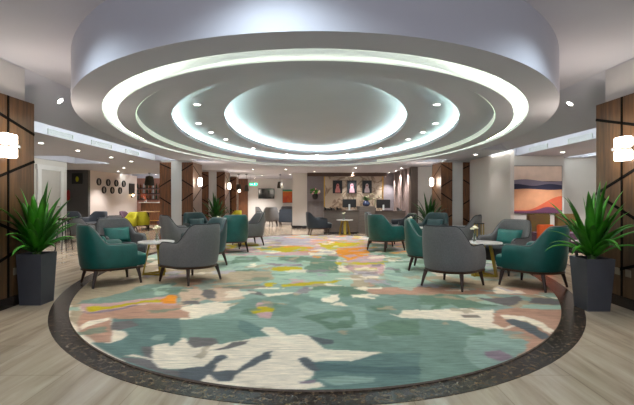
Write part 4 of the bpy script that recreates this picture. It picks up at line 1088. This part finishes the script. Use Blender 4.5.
part('frame',t,'black',0,.03,-.28,.28,-.28,.22); part('canvas',t,'darkpic',.03,.034,-.25,.25,-.25,.19)
t = thing('wall_light','small lit wall lamp below the dark framed print by the bar','wall light',(-8.66,19.75,1.43))
part('backplate',t,'black',0,.03,-.06,.06,-.12,.02); b=bmesh.new(); bmesh.ops.create_icosphere(b,subdivisions=2,radius=.045,matrix=Matrix.Translation((.08,0,.0))); obj('bulb',b,M['bulb'],t,True)
t = thing('framed_picture','dark print with yellow motif on the grey wall beside the white door','picture',(-9.05,15.99,2.02))
part('frame',t,'black',-.2,.2,-.03,0,-.2,.2); part('canvas',t,'darkpic',-.18,.18,-.034,-.03,-.18,.18)
b=bmesh.new(); loft(b,[[(.06*math.cos(2*PI*i/16),-.034,.1*math.sin(2*PI*i/16)-.02) for i in range(16)],[(.05*math.cos(2*PI*i/16),-.038,.09*math.sin(2*PI*i/16)-.02) for i in range(16)]],True,True,True); obj('motif',b,M['yellow'],t)
t = thing('fire_extinguisher','red fire extinguisher on the grey wall by the door','fire extinguisher',(-9.35,15.9,1.2))
b=bmesh.new(); lathe(b,[(.05,0),(.06,.02),(.06,.32),(.03,.38),(.015,.4)],14); obj('cylinder',b,M['red'],t,True)
b=bmesh.new(); tube(b,[(0,0,.38),(0,-.02,.43),(.06,-.03,.42)],.012,6); obj('valve_handle',b,M['black'],t)
# dark lounge chairs far left
LG='dark lounge chairs at the far left'
for (x,y,d,l,p,k) in ((-8.75,15.0,-60,'black tub chair before the grey wall, left one',navy_c,1),(-7.95,15.1,-100,'black tub chair before the white wall with mirrors, middle one',navy_c,1),
        (-7.2,16.0,-120,'mustard tub chair at the far left, before the mirrors',yel_c,.86),
        (-7.0,12.6,80,'low charcoal tub chair with its back turned, nearest the white door',grey_c,.8),(-6.45,13.1,150,'low charcoal tub chair with its back turned, right of the one by the door',grey_c,.86)):
    o = place(p,USED,(x,y,0),R(d),l,LG); o.scale = (k,k,k)
t = thing('low_table','dark low square table between the far left chairs','table',(-7.6,13.9,0))
part('tabletop',t,'legwood',-.25,.25,-.22,.22,.4,.43); part('pedestal',t,'blackmetal',-.03,.03,-.03,.03,0,.4); part('foot',t,'blackmetal',-.18,.18,-.18,.18,0,.02)
# stool by the door
t = thing('tall_stool','tall thin legged black stool beside the left planter and white door','stool',(-6.1,10.2,0))
b=bmesh.new(); lathe(b,[(.16,.74),(.17,.75),(.17,.79),(.15,.8)],20); obj('seat',b,M['legwood'],t)
for k in range(4):
    a=PI/4+k*PI/2; b=bmesh.new(); tube(b,[(.1*math.cos(a),.1*math.sin(a),.74),(.19*math.cos(a),.19*math.sin(a),0)],.012,6); obj('leg',b,M['blackmetal'],t)
b=bmesh.new(); lathe(b,[(.155,.28),(.165,.28),(.165,.3),(.155,.3)],20,cap=False); obj('foot_ring',b,M['blackmetal'],t)

# ------------------------------------------------------------------ right side
t = thing('landscape_painting','large abstract painting of peach hills with navy and grey bands','painting',(4.98,10.775,.895))
W,Hh = 1.24,1.19
part('canvas',t,'peach',0,W,-.03,0,0,Hh) if 'peach' in M else None
def band(lo, hi, col, nm, dep, ns=24):
    M[col[0]] = mat(col[0], col[1], .7, noise=.08, nscale=5)
    b=bmesh.new(); xs=[W*i/ns for i in range(ns+1)]
    a=[b.verts.new((x,-.031-dep,lo(x/W)*Hh)) for x in xs]; c=[b.verts.new((x,-.031-dep,hi(x/W)*Hh)) for x in xs]
    for i in range(ns): b.faces.new((a[i],a[i+1],c[i+1],c[i]))
    r=bmesh.ops.extrude_face_region(b,geom=b.faces[:]); 
    for v in r['geom']:
        if isinstance(v,bmesh.types.BMVert): v.co.y=-.0305
    bmesh.ops.recalc_face_normals(b,faces=b.faces[:])
    obj(nm,b,M[col[0]],t)
s=math.sin
M['edge']=mat('canvas_edge',(70,56,54),.7)
part('stretcher_frame',t,'edge',-.012,W+.012,-.028,0,-.012,Hh+.012)
band(lambda u:.68+.0*u, lambda u:1, ('peach_sky_paint',(226,200,184)),'sky_band',0)
band(lambda u:.58, lambda u:.70+.02*s(7*u)-.03*sm(.5,1,u), ('grey_violet_paint',(128,118,136)),'grey_band',.001)
band(lambda u:.49+.0*u, lambda u:.60+.02*s(9*u+1), ('navy_paint',(40,40,66)),'navy_band',.002)
band(lambda u:0, lambda u:.505+.012*s(6*u), ('sand_paint',(206,148,112)),'sand_band',.0025)
band(lambda u:0, lambda u:max(.002,.06+.30*sm(.25,1,u)), ('coral_paint',(206,96,66)),'coral_band',.003)
band(lambda u:0, lambda u:max(.002,.04+.09*math.exp(-((u-.72)/.22)**2)), ('plum_paint',(104,62,92)),'plum_band',.004)
def booth(x,y,label,arm):
    t = thing('lounge_chair',label,'chair',(x,y,0),0,'olive lounge chairs below the painting')
    part('seat',t,'purple',-.26,.26,-.5,.1,.2,.45,bev=.03); part('backrest',t,'olive',-.27,.27,.02,.14,.2,.89,bev=.02)
    if arm: part('arm_panel',t,'orange',-.35,.02,-.60,-.50,.15,.66,bev=.02)
    part('plinth',t,'black',-.24,.24,-.5,.1,0,.2)
booth(5.43,10.3,'olive backed lounge chair with orange panel below the landscape painting',True)
booth(6.12,10.3,'olive backed lounge chair right of the orange panelled one',False)
t = thing('coffee_table','pale coffee table behind the right planter','table',(5.6,8.2,0))
part('tabletop',t,'tabletop',-.5,.3,-.3,.3,.4,.43,bev=.005)
for sx in (-.42,.22):
    for sy in (-.24,.24): part('leg',t,'black',sx-.02,sx+.02,sy-.02,sy+.02,0,.4)
t = thing('lantern_stand','gold framed lantern stand beside the front right side table','stand',(3.45,9.0,0))
b=bmesh.new()
for sx in (-.07,.07):
    for sy in (-.07,.07): tube(b,[(sx,sy,0),(sx,sy,.72)],.01,6)
obj('frame',b,M['gold'],t); part('top_plate',t,'black',-.08,.08,-.08,.08,.72,.74); part('base_plate',t,'black',-.08,.08,-.08,.08,0,.02)
b=bmesh.new(); lathe(b,[(.035,.02),(.035,.30)],12); obj('candle',b,M['petal'],t)

# ------------------------------------------------------------------ light, world, camera
w = bpy.data.worlds.new('world'); bpy.context.scene.world = w; w.use_nodes = True
w.node_tree.nodes['Background'].inputs[0].default_value = (.86,.9,1,1)
w.node_tree.nodes['Background'].inputs[1].default_value = WORLD
cam = bpy.data.cameras.new('camera'); co = bpy.data.objects.new('camera', cam); C.objects.link(co)
co.location = (0,0,1.25); co.rotation_euler = (PI/2,0,0)
cam.sensor_width = 36; cam.lens = 36*423/634; cam.shift_y = -3.5/634; cam.clip_start = .05
sc = bpy.context.scene; sc.camera = co
sc.view_settings.view_transform = 'Standard'; sc.view_settings.look = 'None'; sc.view_settings.gamma = 1
sc.view_settings.use_curve_mapping = False; sc.view_settings.exposure = EXPO
sc.cycles.use_denoising = True
sc.cycles.max_bounces = 8; sc.cycles.diffuse_bounces = 5; sc.cycles.sample_clamp_indirect = 6
